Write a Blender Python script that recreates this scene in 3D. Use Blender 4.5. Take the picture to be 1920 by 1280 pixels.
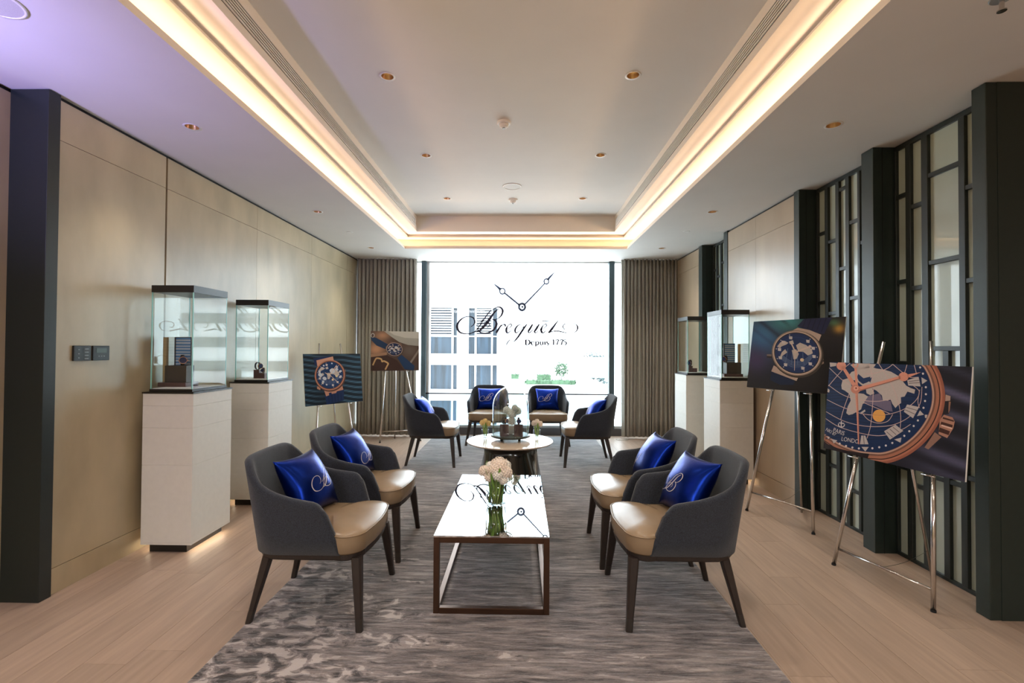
import bpy, bmesh, math, random
from math import sin, cos, pi, radians, sqrt, atan2, exp
from mathutils import Vector, Matrix
from mathutils.geometry import tessellate_polygon
import numpy as np

SC = bpy.context.scene
for o in list(bpy.data.objects):
    bpy.data.objects.remove(o)
COL = SC.collection
random.seed(7)

# ------------------------------------------------------------------ camera
EYE = 1.38
cam_d = bpy.data.cameras.new('camera')
cam = bpy.data.objects.new('camera', cam_d)
COL.objects.link(cam)
cam_d.sensor_width = 36.0
cam_d.lens = 36.0 * 900.0 / 1920.0
cam_d.clip_start = 0.05
cam_d.clip_end = 1000
cam.matrix_world = Matrix.Translation((0, 0, EYE)) @ Matrix.Rotation(0.0188, 4, 'Z') @ Matrix.Rotation(pi / 2 + 0.0155, 4, 'X') @ Matrix.Rotation(0.0058, 4, 'Z')
SC.camera = cam

# ------------------------------------------------------------------ colour management, world
SC.view_settings.view_transform = 'Standard'
SC.view_settings.look = 'None'
SC.view_settings.gamma = 1.0
SC.view_settings.exposure = 0.2
SC.view_settings.use_curve_mapping = False
SC.cycles.use_denoising = True
SC.cycles.max_bounces = 10
SC.cycles.transparent_max_bounces = 24
SC.cycles.sample_clamp_indirect = 6.0
SC.cycles.caustics_reflective = False
SC.cycles.caustics_refractive = False

SKY = 7.0
w = bpy.data.worlds.new('overcast_sky')
SC.world = w
w.use_nodes = True
bg = w.node_tree.nodes['Background']
bg.inputs['Color'].default_value = (0.80, 0.92, 1.0, 1)
bg.inputs['Strength'].default_value = SKY


def lamp(name, kind, loc, energy, color, rot=None, **kw):
    d = bpy.data.lights.new(name, kind)
    d.energy = energy
    d.color = color
    for k, v in kw.items():
        setattr(d, k, v)
    o = bpy.data.objects.new(name, d)
    COL.objects.link(o)
    o.location = loc
    if rot is not None:
        zz = -Vector(rot).normalized()
        yy = Vector((0, 1, 0)) - zz * zz.y
        if yy.length < 1e-4:
            yy = Vector((0, 0, 1))
        yy.normalize()
        xx = yy.cross(zz)
        o.matrix_world = Matrix.Translation(loc) @ Matrix((xx, yy, zz)).transposed().to_4x4()
    return o


CX = -0.085            # room axis
HX, YB, YF = 1.565, 6.74, -2.0   # tray opening: half width, back edge, front edge
ZC, ZT = 2.79, 3.19    # soffit and tray heights
COVE = (1.0, 0.64, 0.36)
COVE_W = 2.3          # per metre
L_ = YB - YF + 0.3
for sx in (-1, 1):
    lamp('cove_light', 'AREA', (CX + sx * (HX + 0.165), (YB + YF) / 2, 2.85), COVE_W * L_, COVE, (-sx, 0, 0.42), shape='RECTANGLE', size=0.03, size_y=L_)
lamp('cove_light', 'AREA', (CX, YB + 0.165, 2.85), COVE_W * 3.4, COVE, (0, -1, 0.42), shape='RECTANGLE', size=3.4, size_y=0.03)

COVE2 = (1.0, 0.66, 0.42)
for sx in (-1, 1):
    lamp('upper_cove_light', 'AREA', (CX + sx * (HX - 0.034), (YB + YF) / 2, 2.964), 0.42 * L_, COVE2, (-sx, 0, 0.16), shape='RECTANGLE', size=0.008, size_y=L_ - 0.4, spread=radians(50))
lamp('upper_cove_light', 'AREA', (CX, YB - 0.034, 2.964), 0.42 * 3.0, COVE2, (0, -1, 0.16), shape='RECTANGLE', size=3.0, size_y=0.008, spread=radians(50))

# recessed downlights: (x, y, z)
DOWN = [(CX + s * 0.815, y, ZT) for y in (3.155, 4.46, 5.75, 1.85, 0.55, -0.75) for s in (-1, 1)]
DOWN += [(CX + s * 2.03, y, ZC) for y in (3.015, 4.915, 6.69, 1.1, -0.8, -2.6) for s in (-1, 1)]
DOWN_W = 30.0
for (x, y, z) in DOWN:
    lamp('downlight_beam', 'SPOT', (x, y, z - 0.012), DOWN_W, (1.0, 0.89, 0.74), (0, 0, -1), spot_size=radians(95), spot_blend=0.9, shadow_soft_size=0.035)
# violet light left of the photographer, shining up at the ceiling
lamp('violet_uplight', 'AREA', (-2.55, 0.55, 1.75), 13.0, (0.42, 0.38, 1.0), (0.06, 1.0, 0.75), shape='DISK', size=0.2, spread=radians(75))
# unseen fill lamps added behind the camera to brighten the near room
for x in (-1.9, 1.9):
    lamp('fill_panel', 'AREA', (x, -1.8, 2.72), 85.0, (0.97, 0.98, 1.0), (0, 0, -1), shape='RECTANGLE', size=1.2, size_y=1.2)

# ------------------------------------------------------------------ materials
def srgb(r, g, b):
    f = lambda c: (c / 255 / 12.92) if c / 255 <= 0.04045 else ((c / 255 + 0.055) / 1.055) ** 2.4
    return (f(r), f(g), f(b), 1.0)


MATS = {}


def newmat(name):
    m = bpy.data.materials.new(name)
    m.use_nodes = True
    nt = m.node_tree
    return m, nt, nt.nodes, nt.links, nt.nodes['Principled BSDF']


def pmat(name, col, rough=0.5, metal=0.0, var=0.0, scale=8.0, bump=0.0, bscale=60.0, coat=0.0, sheen=0.0, stretch=(1, 1, 1), spec=0.5, detail=4.0, objrand=0.0, coord='Object', coat_rough=0.1):
    """Principled material with procedural noise in colour and relief."""
    m, nt, N, L, P = newmat(name)
    P.inputs['Roughness'].default_value = rough
    P.inputs['Metallic'].default_value = metal
    P.inputs['Coat Weight'].default_value = coat
    P.inputs['Coat Roughness'].default_value = coat_rough
    P.inputs['Sheen Weight'].default_value = sheen
    P.inputs['Specular IOR Level'].default_value = spec
    P.inputs['Base Color'].default_value = col
    tc = N.new('ShaderNodeTexCoord')
    mp = N.new('ShaderNodeMapping')
    mp.inputs['Scale'].default_value = stretch
    L.new(tc.outputs[coord], mp.inputs['Vector'])
    if var > 0:
        if objrand:
            oi = N.new('ShaderNodeObjectInfo')
            ad = N.new('ShaderNodeVectorMath')
            ad.operation = 'MULTIPLY_ADD'
            ad.inputs[1].default_value = (37, 91, 53)
            L.new(oi.outputs['Random'], ad.inputs[0])
            L.new(mp.outputs[0], ad.inputs[2])
            vec = ad.outputs[0]
        else:
            vec = mp.outputs[0]
        nz = N.new('ShaderNodeTexNoise')
        nz.inputs['Scale'].default_value = scale
        nz.inputs['Detail'].default_value = detail
        L.new(vec, nz.inputs['Vector'])
        mr = N.new('ShaderNodeMapRange')
        mr.inputs[1].default_value = 0.25
        mr.inputs[2].default_value = 0.75
        mr.inputs[3].default_value = 1 - var
        mr.inputs[4].default_value = 1 + var
        L.new(nz.outputs['Fac'], mr.inputs['Value'])
        fac = mr.outputs[0]
        if objrand:
            m2 = N.new('ShaderNodeMapRange')
            m2.inputs[3].default_value = 1 - objrand
            m2.inputs[4].default_value = 1 + objrand
            L.new(oi.outputs['Random'], m2.inputs['Value'])
            mu = N.new('ShaderNodeMath')
            mu.operation = 'MULTIPLY'
            L.new(fac, mu.inputs[0])
            L.new(m2.outputs[0], mu.inputs[1])
            fac = mu.outputs[0]
        mx = N.new('ShaderNodeVectorMath')
        mx.operation = 'SCALE'
        mx.inputs[0].default_value = col[:3]
        L.new(fac, mx.inputs['Scale'])
        L.new(mx.outputs[0], P.inputs['Base Color'])
    if bump > 0:
        nb = N.new('ShaderNodeTexNoise')
        nb.inputs['Scale'].default_value = bscale
        nb.inputs['Detail'].default_value = 3
        L.new(mp.outputs[0], nb.inputs['Vector'])
        bp = N.new('ShaderNodeBump')
        bp.inputs['Strength'].default_value = bump
        bp.inputs['Distance'].default_value = 0.004
        L.new(nb.outputs['Fac'], bp.inputs['Height'])
        L.new(bp.outputs[0], P.inputs['Normal'])
    MATS[name] = m
    return m


def emat(name, col, strength):
    m, nt, N, L, P = newmat(name)
    P.inputs['Base Color'].default_value = (0, 0, 0, 1)
    P.inputs['Emission Color'].default_value = col
    P.inputs['Emission Strength'].default_value = strength
    MATS[name] = m
    return m


def glassmat(name, tint, ior=1.5, boost=1.0):
    m, nt, N, L, P = newmat(name)
    N.remove(P)
    out = N['Material Output']
    tr = N.new('ShaderNodeBsdfTransparent')
    tr.inputs['Color'].default_value = tint
    gl = N.new('ShaderNodeBsdfGlossy')
    gl.inputs['Roughness'].default_value = 0.0
    fr = N.new('ShaderNodeFresnel')
    fr.inputs['IOR'].default_value = ior
    ge = N.new('ShaderNodeNewGeometry')
    inv = N.new('ShaderNodeMath')
    inv.operation = 'SUBTRACT'
    inv.inputs[0].default_value = 1.0
    L.new(ge.outputs['Backfacing'], inv.inputs[1])
    mu = N.new('ShaderNodeMath')
    mu.operation = 'MULTIPLY'
    L.new(fr.outputs[0], mu.inputs[0])
    L.new(inv.outputs[0], mu.inputs[1])
    m2 = N.new('ShaderNodeMath')
    m2.operation = 'MULTIPLY'
    m2.use_clamp = True
    m2.inputs[1].default_value = boost
    L.new(mu.outputs[0], m2.inputs[0])
    mix = N.new('ShaderNodeMixShader')
    L.new(m2.outputs[0], mix.inputs[0])
    L.new(tr.outputs[0], mix.inputs[1])
    L.new(gl.outputs[0], mix.inputs[2])
    L.new(mix.outputs[0], out.inputs['Surface'])
    MATS[name] = m
    return m


pmat('plaster', srgb(226, 222, 216), 0.75, var=0.02, scale=3)
pmat('plaster_warm', srgb(232, 226, 218), 0.7, var=0.02, scale=3)
pmat('veneer', srgb(182, 168, 138), 0.36, var=0.17, scale=4, bump=0.02, bscale=30, stretch=(1, 1, 0.45), objrand=0.03, coat=0.55, coat_rough=0.26, detail=9)
pmat('veneer_dark', srgb(168, 148, 124), 0.34, var=0.10, scale=5, stretch=(1, 1, 0.3), objrand=0.03, coat=0.6, coat_rough=0.24, detail=6)
pmat('black_gap', (0.006, 0.006, 0.006, 1), 0.7)
pmat('black_lacquer', srgb(34, 45, 41), 0.38, var=0.08, scale=30, bump=0.03, bscale=200)
pmat('black_metal', srgb(30, 38, 36), 0.38, metal=0.0, var=0.06, scale=40)
pmat('plank', srgb(166, 143, 125), 0.42, var=0.13, scale=6, bump=0.04, bscale=40, stretch=(7, 0.5, 1), objrand=0.07, detail=7)
pmat('subfloor', srgb(190, 165, 140), 0.8)
pmat('fabric', srgb(41, 46, 56), 0.95, var=0.6, scale=230, bump=0.5, bscale=420, sheen=0.22, detail=2)
pmat('leather', srgb(146, 124, 98), 0.27, var=0.05, scale=12, bump=0.06, bscale=160)
pmat('dark_wood', srgb(44, 35, 31), 0.42, var=0.2, scale=10, stretch=(6, 6, 1))
pmat('cap_metal', srgb(70, 64, 60), 0.35, metal=0.6, var=0.05)
pmat('satin', srgb(8, 38, 124), 0.30, metal=0.9, var=0.15, scale=14, bump=0.25, bscale=20)
pmat('embroidery', srgb(215, 205, 210), 0.5, var=0.05, scale=80)
pmat('mirror', (0.9, 0.92, 0.93, 1), 0.012, metal=1.0, var=0.01, scale=3)
pmat('bronze', srgb(96, 72, 58), 0.28, metal=0.85, var=0.05, scale=20)
pmat('chrome', srgb(205, 200, 196), 0.14, metal=1.0, var=0.03, scale=20)
pmat('cream_panel', srgb(230, 228, 220), 0.5, var=0.025, scale=30, bump=0.02, bscale=300)
pmat('table_top', srgb(226, 205, 184), 0.12, var=0.05, scale=4, coat=0.5, stretch=(1, 4, 1))
pmat('table_base', srgb(26, 28, 24), 0.16, var=0.1, scale=6, coat=0.6)
pmat('case_cap', srgb(30, 28, 26), 0.3, var=0.05)
pmat('curtain', srgb(168, 164, 154), 0.85, var=0.10, scale=120, bump=0.15, bscale=300, stretch=(1, 1, 0.3))
pmat('mullion', srgb(74, 92, 100), 0.4, metal=0.3, var=0.04)
pmat('white_frame', srgb(225, 228, 228), 0.5, var=0.02)
pmat('rail', srgb(40, 36, 48), 0.4, metal=0.4, var=0.04)
pmat('sill', srgb(92, 90, 92), 0.4, metal=0.3, var=0.05)
pmat('decal', srgb(46, 44, 72), 0.55, var=0.05)
pmat('decal_blue', srgb(84, 98, 132), 0.55, var=0.05)
pmat('decal_white', srgb(240, 240, 244), 0.6, var=0.02)
pmat('gold', srgb(190, 158, 116), 0.3, metal=1.0, var=0.05)
pmat('white_plastic', srgb(236, 234, 230), 0.45, var=0.02)
pmat('grille', srgb(205, 202, 196), 0.6, var=0.15, scale=400)
pmat('screen_pane', srgb(172, 182, 168), 0.30, var=0.05, scale=4, coat=1.0, coat_rough=0.015)
pmat('glass_edge', srgb(150, 214, 204), 0.2, var=0.03)
pmat('tile_white', srgb(238, 236, 232), 0.4, var=0.02)
pmat('box_brown', srgb(86, 58, 58), 0.4, var=0.08, scale=20)
pmat('box_grey', srgb(66, 58, 52), 0.45, var=0.05)
pmat('reflection_blue', srgb(96, 146, 200), 0.12, var=0.1)  # blue and white of the building reflection painted on the display plates
pmat('reflection_white', srgb(200, 216, 232), 0.12, var=0.05)
pmat('beige_card', srgb(196, 168, 118), 0.5, var=0.04)
pmat('strap', srgb(36, 30, 40), 0.5, var=0.1, scale=60)
pmat('rose_gold', srgb(214, 160, 134), 0.22, metal=0.9, var=0.04)
pmat('dial', srgb(30, 48, 96), 0.3, var=0.1, scale=40)
pmat('petal', srgb(252, 238, 224), 0.6, var=0.08, scale=60)
pmat('petal_white', srgb(252, 248, 240), 0.6, var=0.06, scale=60)
pmat('petal_yellow', srgb(240, 214, 150), 0.6, var=0.1, scale=60)
pmat('leaf', srgb(110, 150, 60), 0.45, var=0.25, scale=30)
pmat('stem', srgb(172, 202, 98), 0.45, var=0.2, scale=30)
pmat('cable', srgb(225, 222, 214), 0.5, var=0.02)
pmat('switch_black', srgb(30, 32, 33), 0.35, var=0.04)
pmat('button_grey', srgb(150, 156, 158), 0.4, var=0.03)
pmat('lcd', srgb(70, 84, 78), 0.3, var=0.05)
pmat('facade_white', srgb(240, 240, 240), 0.7, var=0.02, scale=1)
pmat('facade_blue', srgb(32, 46, 58), 0.25, var=0.8, scale=1.4, stretch=(4, 1, 0.3))
pmat('louvre_gap', srgb(30, 37, 46), 0.5, var=0.05)
pmat('facade_pale', srgb(118, 124, 132), 0.7, var=0.02)
pmat('facade_grey', srgb(84, 90, 98), 0.6, var=0.05)
pmat('hedge', srgb(66, 92, 66), 0.7, var=0.4, scale=4)
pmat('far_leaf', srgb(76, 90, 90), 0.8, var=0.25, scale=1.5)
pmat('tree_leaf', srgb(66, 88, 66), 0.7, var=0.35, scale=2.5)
pmat('terrace', srgb(236, 234, 228), 0.7, var=0.02)
glassmat('case_glass', (0.97, 0.99, 0.985, 1), 1.52, 1.1)
glassmat('window_glass', (0.99, 1.0, 1.0, 1), 1.45, 0.7)
glassmat('rail_glass', (0.80, 0.88, 0.92, 1), 1.5, 1.0)
glassmat('clear_glass', (0.92, 0.96, 0.965, 1), 1.5, 2.0)
emat('downlamp', (1.0, 0.8, 0.5, 1), 8.0)
emat('plinth_led', (1.0, 0.82, 0.58, 1), 14.0)

# poster ink: colours come from the print itself
m, nt, N, L, P = newmat('poster_print')
at = N.new('ShaderNodeAttribute')
at.attribute_name = 'ink'
nz = N.new('ShaderNodeTexNoise')
nz.inputs['Scale'].default_value = 90
mr = N.new('ShaderNodeMapRange')
mr.inputs[3].default_value = 0.9
mr.inputs[4].default_value = 1.1
L.new(nz.outputs['Fac'], mr.inputs['Value'])
sc_ = N.new('ShaderNodeVectorMath')
sc_.operation = 'SCALE'
L.new(at.outputs['Color'], sc_.inputs[0])
L.new(mr.outputs[0], sc_.inputs['Scale'])
L.new(sc_.outputs[0], P.inputs['Base Color'])
P.inputs['Roughness'].default_value = 0.4
P.inputs['Specular IOR Level'].default_value = 0.25
MATS['poster_print'] = m

# rug: streaks across the room, broken camouflage patches in places
m, nt, N, L, P = newmat('rug_pile')
P.inputs['Roughness'].default_value = 0.95
P.inputs['Sheen Weight'].default_value = 0.5
P.inputs['Sheen Roughness'].default_value = 0.4
tc = N.new('ShaderNodeTexCoord')


def _noise(scale, stretch, detail=5, rough=0.55, dist=0.0):
    mp = N.new('ShaderNodeMapping')
    mp.inputs['Scale'].default_value = stretch
    L.new(tc.outputs['Object'], mp.inputs['Vector'])
    n = N.new('ShaderNodeTexNoise')
    n.inputs['Scale'].default_value = scale
    n.inputs['Detail'].default_value = detail
    n.inputs['Roughness'].default_value = rough
    n.inputs['Distortion'].default_value = dist
    L.new(mp.outputs[0], n.inputs['Vector'])
    return n.outputs['Fac']


def _ramp(fac, stops, interp='LINEAR'):
    r = N.new('ShaderNodeValToRGB')
    r.color_ramp.interpolation = interp
    els = r.color_ramp.elements
    while len(els) < len(stops):
        els.new(0.5)
    for e, (p, c) in zip(els, stops):
        e.position = p
        e.color = c
    L.new(fac, r.inputs[0])
    return r.outputs[0]


def _mix(fac, a, b):
    x = N.new('ShaderNodeMix')
    x.data_type = 'RGBA'
    L.new(fac, x.inputs[0])
    L.new(a, x.inputs[6])
    L.new(b, x.inputs[7])
    return x.outputs[2]


streak = _noise(1.0, (4.6, 34.0, 1), 5, 0.68, 0.35)
fine = _noise(1.0, (15.0, 90.0, 1), 3, 0.65, 0.2)
broad = _noise(1.0, (1.6, 7.0, 1), 4, 0.6, 0.4)
RUG_D, RUG_M, RUG_L, RUG_P = srgb(50, 44, 44), srgb(100, 91, 90), srgb(134, 124, 121), srgb(174, 164, 160)
c_streak = _ramp(streak, [(0.40, RUG_D), (0.435, RUG_D), (0.45, RUG_M), (0.525, RUG_M), (0.54, RUG_L), (0.60, RUG_L), (0.62, RUG_P)])
c_broad = _ramp(broad, [(0.42, RUG_D), (0.46, RUG_M), (0.53, RUG_M), (0.55, RUG_L), (0.62, RUG_P)])
c_fine = _ramp(fine, [(0.38, RUG_D), (0.5, RUG_M), (0.6, RUG_L)])


def _mixc(f, a, b):
    x = N.new('ShaderNodeMix')
    x.data_type = 'RGBA'
    x.inputs[0].default_value = f
    L.new(a, x.inputs[6])
    L.new(b, x.inputs[7])
    return x.outputs[2]


c_all = _mixc(0.15, _mixc(0.25, c_streak, c_broad), c_fine)
camo = _noise(1.0, (11.0, 17.0, 1), 4, 0.55, 0.7)
c_camo = _ramp(camo, [(0.0, RUG_D), (0.43, RUG_D), (0.435, RUG_M), (0.50, RUG_M), (0.505, RUG_L), (0.565, RUG_L), (0.57, RUG_P)])
mask_n = _noise(1.0, (2.2, 9.0, 1), 4, 0.6)
# the broken patches lie mostly at the near left corner of the rug
sep = N.new('ShaderNodeSeparateXYZ')
L.new(tc.outputs['Object'], sep.inputs[0])
ma = N.new('ShaderNodeMath')
ma.operation = 'MULTIPLY'
ma.inputs[1].default_value = -0.17
L.new(sep.outputs['X'], ma.inputs[0])
mb_ = N.new('ShaderNodeMath')
mb_.operation = 'MULTIPLY_ADD'
mb_.inputs[1].default_value = -0.10
L.new(sep.outputs['Y'], mb_.inputs[0])
L.new(ma.outputs[0], mb_.inputs[2])
mc = N.new('ShaderNodeMath')
mc.operation = 'ADD'
L.new(mb_.outputs[0], mc.inputs[0])
L.new(mask_n, mc.inputs[1])
mask = _ramp(mc.outputs[0], [(0.58, (0, 0, 0, 1)), (0.62, (1, 1, 1, 1))])
mixf_out = c_all
L.new(_mix(mask, mixf_out, c_camo), P.inputs['Base Color'])
bp = N.new('ShaderNodeBump')
bp.inputs['Strength'].default_value = 0.7
bp.inputs['Distance'].default_value = 0.012
L.new(streak, bp.inputs['Height'])
L.new(bp.outputs[0], P.inputs['Normal'])
MATS['rug_pile'] = m


# ------------------------------------------------------------------ mesh helpers
class MB:
    def __init__(s):
        s.v, s.f, s.m = [], [], []

    def add(s, verts, faces, mi=0):
        b = len(s.v)
        s.v += [tuple(p) for p in verts]
        s.f += [tuple(b + i for i in f) for f in faces]
        s.m += [mi] * len(faces)
        return s

    def box(s, x0, y0, z0, x1, y1, z1, mi=0, faces_mi=None):
        v = [(x, y, z) for z in (z0, z1) for y in (y0, y1) for x in (x0, x1)]
        f = [(0, 2, 3, 1), (4, 5, 7, 6), (0, 1, 5, 4), (2, 6, 7, 3), (0, 4, 6, 2), (1, 3, 7, 5)]
        return s.add(v, f, mi)

    def tube(s, pts, r, n=10, mi=0, cap=True, closed=False):
        pts = [Vector(p) for p in pts]
        rs = r if isinstance(r, (list, tuple)) else [r] * len(pts)
        K = len(pts)
        up = None
        V = []
        for i, p in enumerate(pts):
            a = pts[(i - 1) % K] if (closed or i > 0) else p
            b = pts[(i + 1) % K] if (closed or i < K - 1) else p
            t = (b - a).normalized()
            if up is None:
                up = t.orthogonal().normalized()
            else:
                up = (up - t * up.dot(t))
                up = up.normalized() if up.length > 1e-6 else t.orthogonal().normalized()
            sd = t.cross(up)
            for k in range(n):
                an = 2 * pi * k / n
                V.append(p + (up * cos(an) + sd * sin(an)) * rs[i])
        F = []
        for i in range(K if closed else K - 1):
            j = (i + 1) % K
            for k in range(n):
                k2 = (k + 1) % n
                F.append((i * n + k, i * n + k2, j * n + k2, j * n + k))
        if cap and not closed:
            F.append(tuple(range(n - 1, -1, -1)))
            F.append(tuple((K - 1) * n + k for k in range(n)))
        return s.add(V, F, mi)

    def lathe(s, prof, c=(0, 0, 0), n=24, mi=0, fn=None):
        """prof: (r, z) bottom to top; r=0 ends are closed to a point."""
        V, F, rows = [], [], []
        for (r, z) in prof:
            if r < 1e-6:
                rows.append([len(V)])
                V.append((c[0], c[1], c[2] + z))
            else:
                row = []
                for k in range(n):
                    a = 2 * pi * k / n
                    rr = r * (fn(a, z) if fn else 1)
                    row.append(len(V))
                    V.append((c[0] + rr * cos(a), c[1] + rr * sin(a), c[2] + z))
                rows.append(row)
        for a, b in zip(rows, rows[1:]):
            for k in range(n):
                k2 = (k + 1) % n
                if len(a) == 1 and len(b) == 1:
                    continue
                if len(a) == 1:
                    F.append((a[0], b[k2], b[k]))
                elif len(b) == 1:
                    F.append((a[k], a[k2], b[0]))
                else:
                    F.append((a[k], a[k2], b[k2], b[k]))
        return s.add(V, F, mi)

    def loft(s, rings, mi=0, cap0=True, cap1=True):
        n = len(rings[0])
        V = [p for r in rings for p in r]
        F = []
        for i in range(len(rings) - 1):
            for k in range(n):
                k2 = (k + 1) % n
                F.append((i * n + k, i * n + k2, (i + 1) * n + k2, (i + 1) * n + k))
        if cap0:
            F.append(tuple(range(n - 1, -1, -1)))
        if cap1:
            F.append(tuple((len(rings) - 1) * n + k for k in range(n)))
        return s.add(V, F, mi)

    def build(s, name, mats, parent=None, smooth=False, bevel=0.0, seg=2, loc=None, auto=None):
        me = bpy.data.meshes.new(name)
        me.from_pydata(s.v, [], s.f)
        if not isinstance(mats, (list, tuple)):
            mats = [mats]
        for mm in mats:
            me.materials.append(MATS[mm])
        if len(mats) > 1:
            me.polygons.foreach_set('material_index', s.m)
        bm = bmesh.new()
        bm.from_mesh(me)
        bmesh.ops.recalc_face_normals(bm, faces=bm.faces)
        if auto is not None:
            for e in bm.edges:
                if len(e.link_faces) == 2 and e.calc_face_angle(0) > auto:
                    e.smooth = False
        bm.to_mesh(me)
        bm.free()
        if smooth or auto is not None:
            me.polygons.foreach_set('use_smooth', [True] * len(me.polygons))
        o = bpy.data.objects.new(name, me)
        COL.objects.link(o)
        if parent is not None:
            o.parent = parent
        if loc is not None:
            o.location = loc
        if bevel > 0:
            bv = o.modifiers.new('bevel', 'BEVEL')
            bv.width = bevel
            bv.segments = seg
            bv.limit_method = 'ANGLE'
            bv.angle_limit = radians(35)
        return o


def thing(name, label, cat, loc=(0, 0, 0), rz=0.0, group=None):
    o = bpy.data.objects.new(name, None)
    COL.objects.link(o)
    o.empty_display_size = 0.1
    o.location = loc
    o.rotation_euler = (0, 0, rz)
    o['label'] = label
    o['category'] = cat
    if group:
        o['group'] = group
    return o


def tag(o, label, cat, group=None, kind=None):
    o['label'] = label
    o['category'] = cat
    if group:
        o['group'] = group
    if kind:
        o['kind'] = kind
    return o


def struct(o):
    o['kind'] = 'structure'
    return o


def kids(o):
    return [c for c in bpy.data.objects if c.parent == o]


def copy_tree(root, loc, rz, label, sx=None):
    by = {}
    for c in bpy.data.objects:
        if c.parent:
            by.setdefault(c.parent, []).append(c)

    def rec(o, par):
        c = o.copy()
        COL.objects.link(c)
        if par is not None:
            c.parent = par
        for k in by.get(o, []):
            rec(k, c)
        return c
    r = rec(root, None)
    r.location = loc
    r.rotation_euler = (0, 0, rz)
    r['label'] = label
    return r


# strokes: centre line + half widths, as a flat ribbon with rounded joins
def smooth_line(pts, n=6):
    """Catmull-Rom through (x, y, w)."""
    if len(pts) < 3:
        return pts
    P_ = [pts[0]] + list(pts) + [pts[-1]]
    out = []
    for i in range(1, len(P_) - 2):
        p0, p1, p2, p3 = P_[i - 1], P_[i], P_[i + 1], P_[i + 2]
        for k in range(n):
            t = k / n
            out.append(tuple(0.5 * ((2 * b) + (c - a) * t + (2 * a - 5 * b + 4 * c - d) * t * t + (3 * b - a - 3 * c + d) * t ** 3) for a, b, c, d in zip(p0, p1, p2, p3)))
    out.append(tuple(pts[-1]))
    return out


def ribbon(pts):
    """-> verts (x,y), quads"""
    V, F = [], []
    K = len(pts)
    for i, (x, y, w_) in enumerate(pts):
        a = pts[max(i - 1, 0)]
        b = pts[min(i + 1, K - 1)]
        dx, dy = b[0] - a[0], b[1] - a[1]
        l = sqrt(dx * dx + dy * dy) or 1
        nx, ny = -dy / l, dx / l
        V += [(x + nx * w_, y + ny * w_), (x - nx * w_, y - ny * w_)]
    for i in range(K - 1):
        F.append((2 * i, 2 * i + 1, 2 * i + 3, 2 * i + 2))
    return V, F


# ================================================================== ROOM SHELL
XL, XR = -2.60, 2.43
YW = 7.75
# floor slab with its planks
fl = struct(MB().box(-4.4, -4.2, -0.14, 4.6, 8.0, -0.016).build('floor', 'subfloor'))
PW = 0.19
pl_me = None
nx = int((2.75 + 4.25) / PW)
random.seed(3)
col_i = 0
x = -2.85
while x < 4.2:
    off = random.random() * 1.9
    y = -1.6 - off
    while y < 7.95:
        y0, y1 = max(y, -1.6), min(y + 1.9, 7.95)
        if y1 - y0 > 0.05 and not (x > 2.65 and y0 > 2.6):
            full = abs((y1 - y0) - 1.9) < 1e-6
            if full and pl_me is not None:
                o = bpy.data.objects.new('plank', pl_me)
                COL.objects.link(o)
                o.location = (x, y0, 0)
                o.parent = fl
            else:
                o = MB().box(0.0006, 0.0006, -0.016, PW - 0.0006, (y1 - y0) - 0.0006, 0).build('plank', 'plank', fl, loc=(x, y0, 0))
                if full:
                    pl_me = o.data
        y += 1.9
    x += PW
# floor of the hall behind the photographer
MB().box(-4.3, -4.1, -0.016, 4.5, -1.6, 0).build('hall_flooring', 'plank', fl)

# ceiling: soffit slab around the tray opening, with drilled downlight holes
x0, x1 = CX - HX, CX + HX
ZS = 2.83
cm = MB()
xs = [-4.4, x0, x1, 4.6]
ys = [-4.2, YF, YB, 8.0]
V = {}
verts = []


def vid(p):
    if p not in V:
        V[p] = len(verts)
        verts.append(p)
    return V[p]


faces = []
for i in range(3):
    for j in range(3):
        if i == 1 and j == 1:
            continue
        a, b, c, d = xs[i], xs[i + 1], ys[j], ys[j + 1]
        faces.append((vid((a, c, ZC)), vid((a, d, ZC)), vid((b, d, ZC)), vid((b, c, ZC))))
        faces.append((vid((a, c, ZS)), vid((b, c, ZS)), vid((b, d, ZS)), vid((a, d, ZS))))
for (p, q) in (((x0, YF), (x1, YF)), ((x1, YF), (x1, YB)), ((x1, YB), (x0, YB)), ((x0, YB), (x0, YF))):
    faces.append((vid((*p, ZC)), vid((*q, ZC)), vid((*q, ZS)), vid((*p, ZS))))
for (p, q) in (((-4.4, -4.2), (4.6, -4.2)), ((4.6, -4.2), (4.6, 8.0)), ((4.6, 8.0), (-4.4, 8.0)), ((-4.4, 8.0), (-4.4, -4.2))):
    pts_ = [p]
    for t in (xs if p[1] == q[1] else ys)[1:3] if (p[0] < q[0] or p[1] < q[1]) else list(reversed((xs if p[1] == q[1] else ys)[1:3])):
        pts_.append((t, p[1]) if p[1] == q[1] else (p[0], t))
    pts_.append(q)
    for a, b in zip(pts_, pts_[1:]):
        faces.append((vid((*a, ZC)), vid((*b, ZC)), vid((*b, ZS)), vid((*a, ZS))))
cm.add(verts, faces)
ceil = struct(cm.build('ceiling', 'plaster'))


def drill(o, holes):
    c = MB()
    for (x, y, z) in holes:
        c.lathe([(0, z - 0.1), (0.041, z - 0.1), (0.041, z + 0.3), (0, z + 0.3)], (x, y, 0), 24)
    co = c.build('cutter', 'plaster')
    md = o.modifiers.new('b', 'BOOLEAN')
    md.operation = 'DIFFERENCE'
    md.object = co
    md.solver = 'EXACT'
    dg = bpy.context.evaluated_depsgraph_get()
    me = bpy.data.meshes.new_from_object(o.evaluated_get(dg))
    o.modifiers.clear()
    o.data = me
    bpy.data.objects.remove(co)


drill(ceil, [d for d in DOWN if d[2] < 3])


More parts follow.
